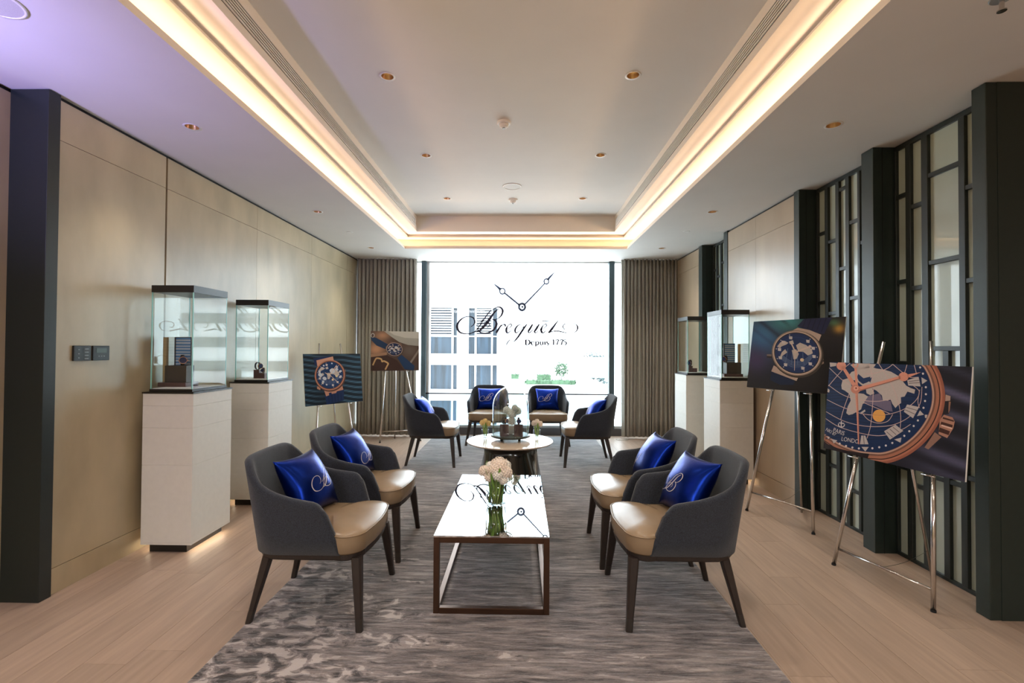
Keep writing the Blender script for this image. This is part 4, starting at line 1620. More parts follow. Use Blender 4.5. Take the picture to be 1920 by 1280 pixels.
class Print:
    def __init__(s, corners, W_, H_, bgfn):
        s.f, s.g = quad_map(*corners)
        s.W, s.H = W_, H_
        s.v, s.fc, s.c = [], [], []
        nu, nv = 56, 40
        for j in range(nv + 1):
            for i in range(nu + 1):
                u, v = i / nu, j / nv
                s.v.append((u * W_, 0.0, v * H_))
                s.c.append(srgb(*[max(0, min(255, q)) for q in bgfn(*s.g(u, v))]))
        for j in range(nv):
            for i in range(nu):
                a = j * (nu + 1) + i
                s.fc.append((a, a + 1, a + nu + 2, a + nu + 1))

    def poly(s, pts, col, lay):
        uv = clip_unit([s.f(p) for p in pts])
        if len(uv) < 3:
            return
        tri = tessellate_polygon([[Vector((u, v, 0)) for u, v in uv]])
        b = len(s.v)
        for u, v in uv:
            s.v.append((u * s.W, -0.00012 * lay, v * s.H))
            s.c.append(srgb(*col))
        for t_ in tri:
            s.fc.append(tuple(b + i for i in t_))

    def ell(s, cx, cy, rx, ry, col, lay, rot=0.0, n=48):
        s.poly([(cx + rx * cos(a) * cos(rot) - ry * sin(a) * sin(rot), cy + rx * cos(a) * sin(rot) + ry * sin(a) * cos(rot)) for a in [2 * pi * k / n for k in range(n)]], col, lay)

    def line(s, pts, w_, col, lay):
        q = smooth_line([(p[0], p[1], p[2] if len(p) > 2 else w_) for p in pts], 6)
        V_, F_ = ribbon(q)
        for f in F_:
            s.poly([V_[i] for i in f], col, lay)

    def text(s, body, p0, ang, size, col, lay, squash=1.0):
        cu = bpy.data.curves.new('t', 'FONT')
        cu.body = body
        cu.size = size
        o_ = bpy.data.objects.new('t', cu)
        COL.objects.link(o_)
        dg = bpy.context.evaluated_depsgraph_get()
        me = bpy.data.meshes.new_from_object(o_.evaluated_get(dg))
        bpy.data.objects.remove(o_)
        for p in me.polygons:
            pts = []
            for vi_ in p.vertices:
                c = me.vertices[vi_].co
                x, y = c.x * squash, -c.y
                pts.append((p0[0] + x * cos(ang) - y * sin(ang), p0[1] + x * sin(ang) + y * cos(ang)))
            s.poly(pts, col, lay)

    def build(s, parent):
        me = bpy.data.meshes.new('print')
        me.from_pydata(s.v, [], s.fc)
        at_ = me.color_attributes.new('ink', 'FLOAT_COLOR', 'POINT')
        at_.data.foreach_set('color', [x for c in s.c for x in c])
        me.materials.append(MATS['poster_print'])
        bm = bmesh.new()
        bm.from_mesh(me)
        for f in bm.faces:
            f.normal_update()
            if f.normal.y > 0:
                f.normal_flip()
        bm.to_mesh(me)
        bm.free()
        o_ = bpy.data.objects.new('print', me)
        COL.objects.link(o_)
        o_.parent = parent
        o_.location = (0, -0.0065, 0)
        return o_


def gauss(x, s_):
    return exp(-(x / s_) ** 2)


def mixc(a, b_, t_):
    t_ = max(0, min(1, t_))
    return tuple(p + (q - p) * t_ for p, q in zip(a, b_))


def poster(label, corners, BL, heading, lean, W_, H_, bgfn, draw):
    t = thing('poster_board', label, 'poster', BL, 0, 'watch posters on easels')
    u = Vector((cos(heading), sin(heading), 0))
    n = Vector((-u.y, u.x, 0))          # away from the viewer
    up = (Vector((0, 0, 1)) * cos(lean) + n * sin(lean))
    M = Matrix((u, u.cross(up) * -1, up)).transposed().to_4x4()
    t.matrix_world = Matrix.Translation(BL) @ M
    MB().box(0, -0.006, 0, W_, 0.004, H_).build('board', 'white_plastic', t)
    pr = Print(corners, W_, H_, bgfn)
    draw(pr)
    pr.build(t)
    return t, u, n, up


def easel(label, BL, u, n, up, W_, f0, f1, depth, tops=0.12, H_=0.6, k0=.20, k1=.80, rear_foot=None, inw0=0.06):
    """f0,f1 floor points of the front legs; legs rise behind the board."""
    t = thing('easel', label, 'easel', ((f0[0] + f1[0]) / 2, (f0[1] + f1[1]) / 2, 0), 0, 'chrome tripod easels')
    O = Vector(t.location)
    B0 = Vector(BL) + n * 0.020
    r_ = 0.0115
    P0, P1 = B0 + u * W_ * k0, B0 + u * W_ * k1
    tops_ = []
    legs = []
    for f, P_, kt in ((f0, P0, 1), (f1, P1, -1)):
        F_ = Vector((*f, 0.0))
        d = (P_ - F_)
        T_ = P_ + d.normalized() * 0.0
        # continue up behind the board, converging slightly
        inw = u * ((inw0 if kt > 0 else 0.06) * kt)
        T_ = P_ + up * (H_ + tops) + inw * 1.0 + n * 0.004
        lg = MB().tube([F_ - O, P_ - O], r_, 14).build('leg', 'chrome', t, smooth=True)
        MB().tube([P_ - O, T_ - O], r_ * 0.82, 14).build('upright', 'chrome', t, smooth=True)
        MB().tube([F_ - O, F_ - O + (P_ - F_).normalized() * 0.012], r_ + 0.0015, 14).build('foot', 'black_gap', lg)
        c = P_ - O
        pa = c - u * 0.035 - n * 0.034 - up * 0.010
        pb = c + u * 0.035 - n * 0.034 - up * 0.010
        MB().tube([c - up * 0.010, c - n * 0.036 - up * 0.010], 0.004, 8).build('peg', 'chrome', t, smooth=True)
        MB().tube([pa, pb], 0.004, 8).build('peg_bar', 'chrome', t, smooth=True)
        tops_.append(T_ - O)
        legs.append((F_ - O, P_ - O))
    k = 0.155
    a, b_ = legs[0][0].lerp(legs[0][1], k), legs[1][0].lerp(legs[1][1], k)
    MB().tube([a, b_], 0.0075, 12).build('crossbar', 'chrome', t, smooth=True)
    mid = (P0 + P1) / 2 - O + up * (H_ * 0.75)
    rf = Vector((*rear_foot, 0)) - O if rear_foot else (legs[0][0] + legs[1][0]) / 2 + n * depth
    MB().tube([mid, rf], r_ * 0.8, 12).build('rear_leg', 'chrome', t, smooth=True)
    MB().tube([mid - u * 0.18, mid + u * 0.18], r_ * 0.7, 10).build('top_bar', 'chrome', t, smooth=True)
    # chain between crossbar and rear leg
    cmid = (a + b_) / 2
    ce = rf.lerp(mid, 0.14)
    K = 22
    b = MB()
    for i in range(K):
        s0 = cmid.lerp(ce, i / K) - Vector((0, 0, 0.02 * sin(pi * i / K)))
        s1 = cmid.lerp(ce, (i + 1.25) / K) - Vector((0, 0, 0.02 * sin(pi * min(1, (i + 1.25) / K))))
        b.tube([s0, s1], [0.0016, 0.0016], 5)
    ch = b.build('chain', 'chrome', t)
    ch['kind'] = 'stuff'
    return t


# ---- print 1: big close-up of a dial (front right)
def bg_rn(x, y):
    wv = y - 0.38 * x
    c = (30, 29, 37)
    s_ = 0
    for ctr, sd, amp in ((-171, 48, 1.0), (60, 52, .75), (300, 40, .35), (535, 60, .8), (700, 40, .5), (-420, 40, .35), (770, 40, .4)):
        s_ += amp * gauss(wv - ctr, sd)
    return mixc(c, (96, 94, 122), s_ * min(1, max(0, (x - 700) / 500)))


def draw_rn(p):
    OUT = [(1225, 55), (1275, 150), (1310, 260), (1325, 370), (1318, 480), (1290, 590), (1240, 700), (1165, 810), (1070, 910), (950, 1000), (820, 1065), (690, 1100), (560, 1098), (430, 1085), (300, 1050), (170, 995), (60, 925), (-60, 840), (-160, 700), (-200, 300), (-100, -100), (300, -300), (900, -200)]
    c0 = (430, 340)

    def sc(f, dy=0.0):
        return smooth([(c0[0] + (x - c0[0]) * f, c0[1] + (y - c0[1]) * (f + dy)) for x, y in OUT])

    def smooth(pts):
        q = smooth_line([(x, y, 0) for x, y in pts] + [(pts[0][0], pts[0][1], 0)], 5)
        return [(a, b_) for a, b_, _ in q[:-1]]
    # crown and guards first
    p.poly([(1210, 770), (1280, 822), (1140, 950), (1100, 930)], (148, 112, 98), 1)
    p.poly([(1300, 380), (1382, 398), (1386, 470), (1360, 580), (1290, 590)], (42, 36, 40), 1)
    p.poly([(1330, 378), (1382, 394), (1378, 442), (1325, 446)], (178, 150, 136), 2)
    p.poly([(1362, 450), (1384, 452), (1372, 540), (1356, 572)], (150, 110, 92), 2)
    p.poly([(1265, 640), (1310, 588), (1400, 615), (1422, 660), (1405, 730), (1340, 830), (1250, 790)], (178, 130, 110), 1)
    for (a, b_, c_, d) in (((1300, 612), (1412, 645), (1414, 662), (1296, 630)), ((1280, 660), (1400, 694), (1396, 722), (1272, 690)), ((1262, 720), (1372, 760), (1356, 800), (1252, 765))):
        p.poly([a, b_, c_, d], (72, 44, 38), 2)
    p.poly([(1284, 690), (1396, 724), (1390, 738), (1280, 706)], (226, 190, 172), 3)
    p.poly(sc(1.0), (158, 96, 76), 3)
    p.poly(sc(0.968), (186, 120, 96), 4)
    p.poly(sc(0.945), (52, 32, 30), 5)
    p.poly(sc(0.932), (176, 116, 92), 6)
    p.poly(sc(0.895), (122, 84, 70), 7)
    p.poly(sc(0.872), (196, 158, 140), 8)
    p.poly(sc(0.852), (92, 66, 74), 9)
    p.poly(sc(0.845), (24, 44, 84), 10)
    p.poly([(30, 860), (90, 905), (190, 945), (300, 972), (420, 990), (520, 1000), (500, 1060), (420, 1040), (30, 960)], (36, 26, 28), 9)
    for k in range(26):
        y0 = 60 + k * 34
        ex = 430 + 745 * sqrt(max(0.0, 1 - ((y0 + 25 - 340) / 620.0) ** 2))
        if y0 > 860:
            continue
        p.line([(60, y0 + 8), (60 + (ex - 60) * .25, y0 + 16 * sin(k)), (60 + (ex - 60) * .5, y0 + 12), (60 + (ex - 60) * .75, y0 + 18 * cos(k * 1.7)), (ex - 60, y0 + 14)], 4, (20, 34, 66), 11)
    LAND = (192, 180, 174)
    p.poly([(235, 290), (250, 235), (320, 212), (352, 330), (400, 370), (470, 378), (500, 398), (540, 415), (492, 470), (458, 482), (440, 540), (400, 562), (352, 590), (310, 600), (284, 580), (300, 510), (332, 450), (318, 380), (270, 345), (240, 332)], LAND, 12)
    p.poly([(320, 180), (345, 150), (400, 132), (470, 110), (520, 82), (600, 112), (680, 122), (760, 145), (840, 190), (920, 290), (962, 312), (1012, 330), (1002, 372), (930, 350), (900, 402), (860, 410), (862, 470), (832, 490), (802, 522), (770, 480), (750, 430), (702, 462), (670, 442), (660, 392), (602, 342), (560, 322), (582, 372), (540, 392), (500, 372), (492, 322), (430, 272), (392, 240), (330, 232)], LAND, 12)
    p.poly([(415, 170), (470, 215), (540, 198), (548, 238), (500, 262), (462, 276), (420, 245), (400, 205)], (26, 48, 92), 13)
    p.poly([(520, 240), (560, 200), (540, 260)], (26, 48, 92), 13)
    p.poly([(330, 75), (400, 60), (520, 62), (600, 70), (580, 100), (480, 112), (400, 140)], LAND, 12)
    p.poly([(115, 55), (190, 60), (180, 90), (120, 100)], LAND, 12)
    p.poly([(520, 400), (640, 370), (668, 442), (752, 450), (772, 560), (690, 548), (600, 502), (470, 470)], (112, 102, 126), 13)
    p.poly([(430, 575), (480, 540), (486, 560), (440, 590)], LAND, 13)
    p.poly([(85, 320), (112, 340), (106, 368), (84, 360)], LAND, 12)
    G = (206, 176, 172)
    for pts in ([(80, 440), (250, 520), (480, 590), (700, 592), (880, 540), (1010, 450), (1055, 350), (990, 285)], [(100, 290), (250, 390), (420, 440), (600, 455), (760, 432)], [(60, 560), (250, 660), (450, 710), (650, 716), (800, 690), (950, 610), (1060, 480), (1085, 300)], [(55, 630), (200, 720), (400, 780), (600, 812), (760, 790), (880, 740), (960, 690)], [(110, 110), (240, 230), (330, 290)], [(100, 300), (240, 140), (330, 60)], [(320, 370), (260, 530), (225, 650)], [(530, 60), (570, 250), (565, 450), (540, 700), (500, 840)], [(630, 60), (760, 270), (830, 450), (856, 600), (850, 730)], [(780, 66), (880, 150), (960, 200), (1040, 200)], [(780, 66), (720, 110), (600, 160), (480, 170)], [(460, 590), (520, 650), (620, 682), (720, 660), (772, 590)], [(470, 470), (740, 580)], [(1005, 70), (1030, 170)], [(930, 70), (905, 150)], [(1060, 330), (1040, 450), (1055, 520)]):
        p.line(pts, 3.2, G, 14)
    p.ell(628, 606, 67, 64, (232, 168, 88), 15)
    p.line([(560, 596), (696, 602)], 2.5, (206, 150, 100), 16)
    MK = (192, 182, 180)
    for q in ([(930, 232), (1050, 195), (1070, 296), (940, 287)], [(1080, 200), (1142, 235), (1086, 272)], [(925, 485), (1052, 510), (986, 627), (890, 560)], [(1060, 545), (1102, 590), (1028, 605)], [(680, 765), (800, 695), (882, 760), (740, 852)], [(785, 850), (862, 830), (850, 882)], [(440, 812), (482, 812), (515, 902), (425, 902)], [(440, 930), (517, 930), (480, 977)], [(128, 850), (188, 865), (150, 897)], [(1110, 590), (1140, 590), (1128, 625), (1112, 622)]):
        p.poly(q, MK, 15)
    for (a, b_) in (((945, 245), (1056, 232)), ((946, 264), (1060, 256)), ((916, 514), (1030, 546)), ((904, 540), (1008, 586)), ((706, 770), (770, 826)), ((740, 742), (806, 800)), ((774, 722), (842, 776)), ((462, 812), (470, 900))):
        p.line([a, b_], 4, (120, 110, 112), 16)
    for (x, y) in ((1068, 97), (1097, 162), (1125, 303), (1125, 376), (1115, 447), (1098, 518), (1037, 650), (992, 708), (945, 763), (892, 811), (765, 886), (697, 914), (627, 932), (555, 943), (413, 946), (345, 937), (278, 922), (212, 898), (95, 838)):
        p.ell(x, y, 11, 11, (216, 206, 206), 15, n=14)
    TXT = (212, 202, 202)
    p.text('PARIS', (138, 772), 0.34, 62, TXT, 15, 0.82)
    p.text('LONDO', (226, 866), 0.17, 62, TXT, 15, 0.82)
    p.text('NKI 87', (62, 762), 0.52, 50, TXT, 15, 0.8)
    # anchor
    p.line([(232, 662), (230, 720)], 5, TXT, 15)
    p.line([(206, 682), (262, 688)], 5, TXT, 15)
    p.line([(200, 690), (206, 716), (230, 726), (256, 718), (266, 696)], 5, TXT, 15)
    HC = (222, 152, 130)
    HS = (150, 92, 78)
    p.line([(392, 322, 22), (320, 205, 18), (248, 90, 15)], 18, HC, 18)
    p.ell(238, 88, 50, 46, HC, 18)
    p.line([(388, 110), (398, 300)], 13, HC, 18)
    p.poly([(356, 62), (372, 62), (372, 92), (404, 92), (404, 62), (418, 62), (414, 102), (358, 102)], HC, 18)
    p.line([(394, 350, 14), (405, 620, 10), (412, 902, 7)], 12, HC, 18)
    p.line([(400, 350, 2), (410, 620, 2), (416, 900, 2)], 2, HS, 19)
    p.line([(395, 336, 24), (620, 272, 17), (860, 200, 14)], 18, HC, 20)
    p.line([(400, 350, 3), (620, 288, 3), (860, 214, 3)], 3, HS, 21)
    p.ell(893, 196, 52, 47, HC, 20)
    p.poly([(930, 172), (1078, 147), (936, 208)], HC, 20)
    p.ell(386, 330, 50, 46, (206, 136, 116), 21)
    p.ell(390, 322, 26, 24, (232, 172, 150), 22)
    p.ell(392, 320, 11, 10, (150, 90, 76), 23)


P1 = dict(corners=((115, 50), (1615, 85), (1520, 1286), (40, 945)), BL=(2.055, 3.296, 0.722), heading=radians(-76.9), lean=radians(5.3), W_=0.845, H_=0.583)
t, u, n, up = poster('front right poster board showing a big close up of a blue map dial watch', bgfn=bg_rn, draw=draw_rn, **P1)
easel('chrome easel holding the front right map dial poster', P1['BL'], u, n, up, .845, (2.022, 3.154), (2.192, 2.606), 0.4, 0.135, .583, .27, .80, rear_foot=(2.535, 3.02), inw0=0.115)


# ---- shared drawing of a small watch
def watch_face(p, cx, cy, rx, ry, rot, outer, ring, dial, k=1.0, land=True):
    p.ell(cx + rx * .03, cy + ry * .05, rx * 1.04, ry * 1.04, tuple(c * .45 for c in outer), 4, rot)
    p.ell(cx, cy, rx, ry, outer, 5, rot)
    p.ell(cx, cy, rx * .955, ry * .955, ring, 6, rot)
    p.ell(cx, cy, rx * .91, ry * .91, tuple(c * .38 for c in outer), 7, rot)
    p.ell(cx, cy, rx * .875, ry * .875, dial, 8, rot)
    p.ell(cx, cy, rx * .70, ry * .70, tuple(min(255, c * 1.35 + 8) for c in dial), 9, rot)
    p.ell(cx, cy, rx * .69, ry * .69, dial, 10, rot)

    def q(a, b_):
        return (cx + rx * a, cy + ry * b_)
    for k_ in range(5):
        f = .25 + .1 * k_
        p.line([q(-.62, -.05 + f * .5), q(-.3, .18 + f * .6), q(.0, .22 + f * .6), q(.3, .14 + f * .6), q(.6, -.12 + f * .5)], rx * .008, (110, 128, 160), 11)
    for k_ in range(4):
        p.line([q(-.35 + .2 * k_, -.2), q(-.42 + .22 * k_, .2), q(-.5 + .26 * k_, .52)], rx * .007, (110, 128, 160), 11)
    LD = (196, 182, 172)
    if land:
        p.poly([q(-.78, -.27), q(-.64, -.46), q(-.46, -.52), q(-.32, -.44), q(-.42, -.36), q(-.6, -.28), q(-.66, -.2)], LD, 12)
        p.poly([q(-.6, -.02), q(-.46, -.16), q(-.38, -.02), q(-.56, .12), q(-.7, .26), q(-.64, .08)], LD, 12)
        p.poly([q(-.02, -.34), q(.14, -.46), q(.38, -.36), q(.6, -.18), q(.64, -.0), q(.44, .1), q(.26, -.06), q(.06, -.06)], LD, 12)
        p.poly([q(-.2, -.12), q(-.02, -.16), q(.08, .04), q(-.02, .26), q(-.14, .28), q(-.16, .08)], LD, 12)
        p.poly([q(-.3, -.5), q(-.14, -.56), q(-.1, -.4), q(-.26, -.38)], LD, 12)
    MK = (206, 196, 192)
    for h in range(12):
        a = 2 * pi * h / 12 + .2
        if h in (3, 9):
            continue
        c_, s_ = cos(a), sin(a)
        d1 = q(.70 * c_, .70 * s_)
        w_ = .07
        p.poly([(d1[0] - rx * w_, d1[1] - ry * w_), (d1[0] + rx * w_, d1[1] - ry * w_ * .8), (d1[0] + rx * w_ * .8, d1[1] + ry * w_), (d1[0] - rx * w_ * .9, d1[1] + ry * w_ * .8)], MK, 13)
        d2 = q(.83 * c_, .83 * s_)
        p.ell(d2[0], d2[1], rx * .022, ry * .022, MK, 13, n=10)
    p.ell(cx + rx * .2, cy + ry * .3, rx * .075, ry * .075, (222, 196, 158), 13, n=18)


def bg_rf(x, y):
    c = (36, 33, 35)
    c = mixc(c, (66, 112, 156), gauss(x - 330, 330) * gauss(y - 400, 330))
    c = mixc(c, (78, 154, 156), gauss(x - 700, 270) * gauss(y - 160, 150))
    c = mixc(c, (74, 58, 92), gauss(x - 230, 190) * gauss(y - 720, 180) * .9)
    c = mixc(c, (190, 140, 62), gauss(x - 1420, 85) * gauss(y - 260, 70))
    c = mixc(c, (86, 128, 92), gauss(x - 1350, 90) * gauss(y - 180, 50) * .8)
    d = y - 0.78 * x
    m_ = min(1, max(0, (760 - x) / 120))
    c = mixc(c, (34, 40, 58), gauss(d + 60, 34) * .75 * m_)
    c = mixc(c, (44, 58, 70), gauss(d + 330, 30) * .75 * m_)
    c = mixc(c, (52, 70, 100), gauss(d - 130, 26) * .5 * m_)
    c = mixc(c, (26, 24, 24), min(1, max(0, (x - 900) / 300)) * min(1, max(0, (y - 420) / 260)))
    return c


def draw_rf(p):
    p.poly([(830, 240), (945, 120), (1335, 95), (1205, 345), (1000, 300)], (36, 40, 70), 1)
    for k in range(5):
        p.line([(960 + 72 * k, 130 - 5 * k), (905 + 66 * k, 258 + 14 * k)], 5, (24, 26, 48), 2)
    p.poly([(440, 880), (700, 975), (770, 1010), (745, 1062), (560, 1065), (420, 1000)], (30, 40, 66), 1)
    p.poly([(755, 305), (835, 262), (1000, 290), (1168, 355), (1128, 445), (1040, 400), (860, 320)], (190, 164, 148), 2)
    p.poly([(478, 795), (560, 840), (700, 915), (830, 935), (792, 1006), (700, 972), (440, 878)], (184, 160, 146), 2)
    p.poly([(385, 640), (450, 640), (452, 692), (385, 690)], (128, 114, 108), 3)
    p.poly([(385, 664), (452, 668), (452, 692), (385, 690)], (52, 46, 46), 4)
    p.poly([(1130, 680), (1185, 672), (1188, 755), (1085, 805), (1090, 740)], (150, 122, 104), 3)
    p.poly([(1140, 712), (1188, 705), (1186, 730), (1130, 742)], (66, 52, 48), 4)
    watch_face(p, 812, 616, 354, 318, 0.0, (150, 130, 116), (206, 180, 162), (36, 54, 96))
    HC = (214, 190, 176)
    p.line([(792, 606), (1010, 520)], 9, HC, 15)
    p.ell(1002, 522, 22, 20, HC, 15)
    p.line([(795, 606), (738, 480)], 9, HC, 15)
    p.line([(786, 600), (770, 862)], 4, HC, 15)
    p.ell(793, 604, 22, 20, HC, 16)


P2 = dict(corners=((215, 187), (1525, 92), (1382, 1189), (85, 1105)), BL=(2.028, 4.344, 1.05), heading=radians(-63.6), lean=radians(9.0), W_=0.79, H_=0.596)
t, u, n, up = poster('poster board of a whole watch on dark teal, second on the right, tilted back', bgfn=bg_rf, draw=draw_rf, **P2)
easel('chrome easel holding the teal watch poster, second on the right', P2['BL'], u, n, up, .79, (1.951, 4.193), (2.204, 3.670), 0.4, -0.05, .596, .30, .71, rear_foot=(2.40, 4.16))


def bg_ln(x, y):
    s_ = .5 + .5 * sin((y + 10 * sin(x / 60.)) * 2 * pi / 46 + .6 * sin(x / 130.))
    c = mixc((16, 24, 34), (74, 112, 136), s_ ** 2.2)
    return mixc(c, (20, 28, 40), .55 * gauss(x - 360, 130))


def draw_ln(p):
    p.poly([(222, 402), (385, 382), (330, 470), (240, 470)], (28, 44, 84), 1)
    p.poly([(335, 735), (512, 685), (512, 790), (355, 830)], (26, 44, 84), 1)
    for k in range(5):
        p.line([(372 + 28 * k, 745 - 6 * k), (378 + 28 * k, 815 - 6 * k)], 2.5, (18, 30, 60), 2)
    p.poly([(252, 422), (404, 386), (414, 430), (262, 475)], (202, 152, 128), 2)
    p.poly([(326, 690), (496, 655), (506, 692), (446, 706), (440, 722), (400, 730), (396, 716), (372, 722), (376, 742), (348, 752)], (190, 136, 112), 2)
    p.poly([(500, 500), (522, 512), (524, 545), (502, 552)], (196, 144, 120), 3)
    p.poly([(262, 660), (296, 668), (292, 694), (264, 684)], (190, 136, 112), 3)
    watch_face(p, 378, 557, 139, 140, 0.0, (192, 132, 108), (168, 110, 88), (28, 56, 100))
    for (x, y, r_) in ((290, 555, 22), (282, 525, 12), (330, 588, 20), (318, 616, 12), (400, 520, 26), (440, 505, 16), (350, 645, 9), (440, 566, 12), (478, 520, 10), (480, 568, 10), (320, 470, 9), (395, 450, 8)):
        p.ell(x, y, r_, r_ * .8, (204, 208, 216), 14, .5, 9)
    p.line([(372, 560), (440, 465)], 2.5, (232, 200, 172), 15)
    p.line([(372, 560), (335, 535)], 2.5, (232, 200, 172), 15)
    p.line([(372, 550), (455, 625)], 1.8, (232, 200, 172), 15)
    p.ell(442, 566, 10, 10, (228, 206, 150), 16, n=14)


P3 = dict(corners=((125, 362), (655, 362), (690, 797), (157, 847)), BL=(-2.447, 5.414, 0.711), heading=radians(54.2), lean=radians(6.5), W_=0.77, H_=0.601)
t, u, n, up = poster('left poster board of a rose gold watch on rippled dark blue, by the wood wall', bgfn=bg_ln, draw=draw_ln, **P3)
B_ = Vector(P3['BL'])
fa = B_ + u * .77 * .14 - n * 0.03
fb = B_ + u * .77 * .86 - n * 0.03
easel('chrome easel holding the rippled blue watch poster by the left wall', P3['BL'], u, n, up, .77, (fa.x, fa.y), (fb.x, fb.y), 0.0, 0.125, .601, .22, .74, rear_foot=(-2.30, 6.02))


def bg_lf(x, y):
    c = (92, 74, 66)
    c = mixc(c, (206, 156, 122), gauss(x - 800, 90) * gauss(y - 320, 70) + gauss(x - 850, 70) * gauss(y - 190, 40) * .8)
    c = mixc(c, (58, 44, 40), gauss(y - 480, 60) * gauss(x - 880, 140))
    c = mixc(c, (112, 100, 92), gauss(x - 1110, 70) * gauss(y - 330, 60))
    return c


def draw_lf(p):
    p.poly([(860, 150), (1190, 150), (1196, 285), (1090, 275), (1010, 250), (930, 200)], (176, 174, 166), 1)
    p.poly([(900, 150), (1190, 150), (1193, 215), (1060, 210), (960, 185)], (206, 204, 196), 2)
    p.poly([(748, 368), (905, 345), (900, 372), (752, 392)], (176, 138, 112), 1)
    p.poly([(750, 395), (905, 372), (1000, 420), (1075, 512), (760, 516)], (70, 50, 46), 1)
    p.line([(1120, 450), (1200, 320)], 9, (150, 140, 130), 1)
    p.poly([(740, 205), (790, 212), (905, 272), (885, 318), (800, 285), (752, 240)], (38, 62, 96), 2)
    p.ell(758, 192, 18, 22, (196, 190, 186), 2)
    p.ell(758, 192, 11, 15, (90, 76, 70), 3)
    p.poly([(1000, 395), (1040, 368), (1165, 468), (1160, 510), (1075, 500)], (38, 66, 104), 2)
    p.poly([(885, 300), (930, 248), (1030, 262), (1052, 330), (1010, 385), (920, 362)], (128, 100, 88), 3)
    watch_face(p, 969, 318, 78, 62, .2, (150, 128, 122), (196, 176, 166), (34, 48, 86))
    for (x, y, r_) in ((945, 310, 14), (985, 300, 16), (975, 335, 12), (1005, 325, 9), (930, 330, 7)):
        p.ell(x, y, r_, r_ * .7, (206, 206, 212), 14, .4, 9)
    p.line([(778, 468), (800, 412), (818, 402), (852, 410), (862, 432), (880, 428), (918, 448), (912, 470), (896, 506)], 7, (212, 176, 126), 4)


P4 = dict(corners=((738, 150), (1190, 152), (1210, 510), (762, 520)), BL=(-2.182, 6.938, 1.048), heading=radians(21.1), lean=radians(3.5), W_=0.70, H_=0.583)
t, u, n, up = poster('poster board of a blue strapped watch on a leather desk, before the left curtain', bgfn=bg_lf, draw=draw_lf, **P4)
easel('chrome easel holding the leather desk poster before the left curtain', P4['BL'], u, n, up, .70, (-2.05, 6.98), (-1.49, 7.16), 0.2, -0.06, .583, .30, .73, rear_foot=(-1.92, 7.32))

# ================================================================== OUTSIDE
def far_building_left():
    t = thing('office_building', 'white building with blue glazed bays and louvres beyond the window', 'building', (-7.5, 22.0, 0))
    O = Vector(t.location)
    ZG = -14.0
    D = 0.35
    B = lambda nm, x0_, z0_, x1_, z1_, mt, y0_=0.0, y1_=0.3: MB().box(x0_ - O.x, y0_, z0_, x1_ - O.x, y1_, z1_).build(nm, mt, t)
    B('wall', -15.0, ZG, -0.62, 3.30, 'facade_white', 0.45, 9.0)
    B('parapet', -15.0, 3.27, -0.60, 5.6, 'facade_white', 0.0, 9.0)
    colsx = [(-4.20, -2.94, -3.20, -3.14), (-2.43, -1.10, None, None)]
    xs_ = [-4.20 - 3.35 * k for k in range(0, 4)]
    rows = [(1.12, 3.254, 1.98), (-2.0 - 0.0, 0.632, None), (-4.9, -2.35, None)]
    pil = [(-2.94, -2.43), (-1.10, -0.62), (-4.75, -4.20)]
    for (a, b_) in pil:
        B('pier', a, ZG, b_, 3.27, 'facade_white', 0.0, 0.45)
    for (a, b_) in ((0.632, 1.12), (-1.0, -0.52), (-3.5, -3.0), (-6.5, -6.0)):
        B('spandrel', -15.0, a, -0.62, b_, 'facade_white', 0.02, 0.45)
        B('ledge', -15.0, b_ - 0.06, -0.60, b_ + 0.02, 'facade_white', -0.10, 0.45)
    for (zlo, zhi, lv) in ((1.12, 3.27, 1.98), (-0.52, 0.632, None), (-3.0, -1.0, None), (-6.0, -3.5, None)):
        for (a, b_, m0, m1) in ((-4.20, -2.94, -3.21, -3.14), (-2.43, -1.10, -2.14, -2.07)):
            w_ = B('window', a, zlo, b_, zhi, 'facade_blue', 0.30, 0.34)
            B('window_post', m0, zlo, m1, zhi, 'facade_white', 0.16, 0.30)
            if a > -3:
                B('window_post', -1.375, zlo, -1.31, zhi, 'facade_white', 0.16, 0.30)
            if lv:
                la, lb = (a, m0) if a < -3 else (m1, -1.375)
                B('louvre_back', la, lv, lb, zhi, 'louvre_gap', 0.26, 0.29)
                for k in range(11):
                    z = lv + 0.02 + k * (zhi - lv) / 11
                    B('louvre', la, z, lb, z + 0.045, 'facade_white', 0.16, 0.26)
                B('transom', a, lv - 0.05, b_, lv, 'facade_white', 0.15, 0.30)
    return t


far_building_left()


def tower(x, y, wx, wy, z1, lab, mw, mb, fl_h=3.2, nb=5, z0=-40):
    t = thing('tower_block', lab, 'building', (x, y, 0))
    MB().box(-wx / 2, 0, z0, wx / 2, wy, z1).build('wall', mw, t)
    z = z1 - fl_h
    k = 0
    while z > z0 + fl_h and k < 40:
        MB().box(-wx / 2 * .94, -0.25, z, wx / 2 * .94, 0.02, z + fl_h * .42).build('window_band', mb, t)
        z -= fl_h
        k += 1
    return t


tower(-21.5, 120, 4.2, 8, 19, 'pale tower block faintly seen at the upper left of the window', 'facade_white', 'facade_pale', 1.6)
tower(26, 52, 13, 10, 30, 'white balconied tower to the right, seen mirrored in the glass cases', 'facade_white', 'facade_grey', 2.6)

# terrace garden to the right of the building
t = thing('terrace', 'white roof terrace with planters beyond the right half of the window', 'terrace', (2.0, 32, 0))
MB().box(-3.0, 0, -14, 3.7, 9, -0.985).build('deck', 'terrace', t)
MB().box(-3.0, 8.6, -1, 5.5, 9.0, 0.72).build('back_wall', 'terrace', t)
MB().box(-3.0, 8.5, 0.70, 1.1, 8.6, 0.74).build('wall_cap', 'facade_grey', t)
MB().box(1.72, -0.3, -14, 1.95, 0.3, -0.2).build('corner_post', 'terrace', t)


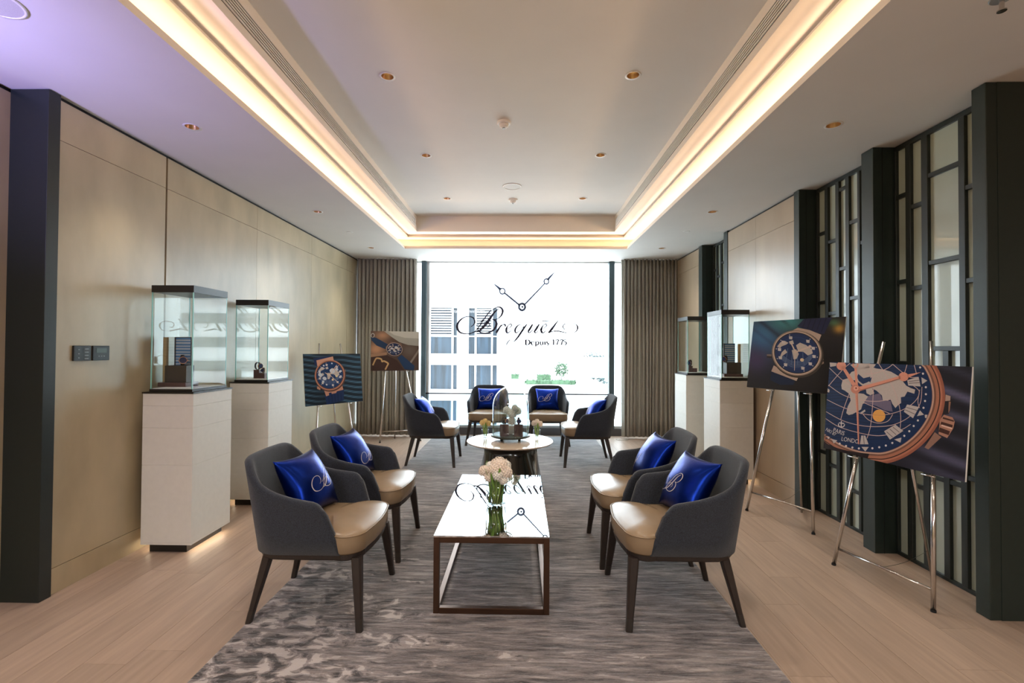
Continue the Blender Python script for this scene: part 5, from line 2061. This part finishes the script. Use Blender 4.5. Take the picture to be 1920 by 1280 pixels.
def bush(name, x, y, z, sx, sy, sz, mt, lab, cat, seed, n=260, ls=0.16, group=None, trunk=True):
    rr = random.Random(seed)
    t = thing(name, lab, cat, (x, y, z), 0, group)
    b = MB()
    for i in range(n):
        a, c = rr.uniform(0, 2 * pi), rr.uniform(-0.9, 1)
        q_ = sqrt(max(0, 1 - c * c))
        if cat == 'hedge':
            d = Vector((rr.uniform(-1, 1) * sx, rr.uniform(-1, 1) * sy, sz * rr.uniform(0.3, 2.0)))
        else:
            k = rr.uniform(0.6, 1.0) * (1 + 0.2 * sin(3 * a))
            d = Vector((q_ * cos(a) * sx * k, q_ * sin(a) * sy * k, (1 + c * k) * sz + (sz * .6 if trunk else 0)))
        e1 = Vector((rr.uniform(-1, 1), rr.uniform(-1, 1), rr.uniform(-1, 1))).normalized() * ls
        e2 = e1.orthogonal().normalized() * ls * 0.6
        b.add([d - e1, d + e2, d + e1, d - e2], [(0, 1, 2, 3)])
    f = b.build('foliage', mt, t)
    f['kind'] = 'stuff'
    if cat == 'hedge':
        MB().box(-sx * .95, -sy * .9, 0, sx * .95, sy * .9, sz * 1.85).build('core', mt, t)
    else:
        MB().tube([(0, 0, -0.2), (0.02 * sx, 0, sz * .8), (0, 0, sz * 1.4)], [0.07 * sz, 0.055 * sz, 0.03 * sz], 8).build('trunk', 'dark_wood', t)
    return t


bush('hedge', 2.0, 32.4, -0.98, 1.72, 0.25, 0.14, 'hedge', 'long low green hedge along the front of the roof terrace', 'hedge', 1, 420, 0.09)
bush('hedge', 1.75, 36.5, -0.98, 0.52, 0.25, 0.22, 'hedge', 'short green hedge in the middle of the roof terrace', 'hedge', 2, 160, 0.09)
bush('hedge', -0.55, 36.0, -0.85, 0.42, 0.25, 0.18, 'hedge', 'small green hedge at the left end of the roof terrace', 'hedge', 3, 120, 0.09)
bush('terrace_tree', 2.95, 35.0, -0.98, 0.50, 0.5, 0.55, 'tree_leaf', 'green leafy tree rising behind the hedge on the roof terrace', 'tree', 4, 240, 0.10)
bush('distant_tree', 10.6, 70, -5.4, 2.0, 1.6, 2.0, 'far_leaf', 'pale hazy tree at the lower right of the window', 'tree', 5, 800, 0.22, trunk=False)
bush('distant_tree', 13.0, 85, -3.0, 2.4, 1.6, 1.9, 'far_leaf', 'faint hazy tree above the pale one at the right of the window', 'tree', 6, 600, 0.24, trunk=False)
o = MB().box(-60, 18, -14.2, 60, 140, -14.0).build('street_ground', 'facade_white')
o['kind'] = 'structure'
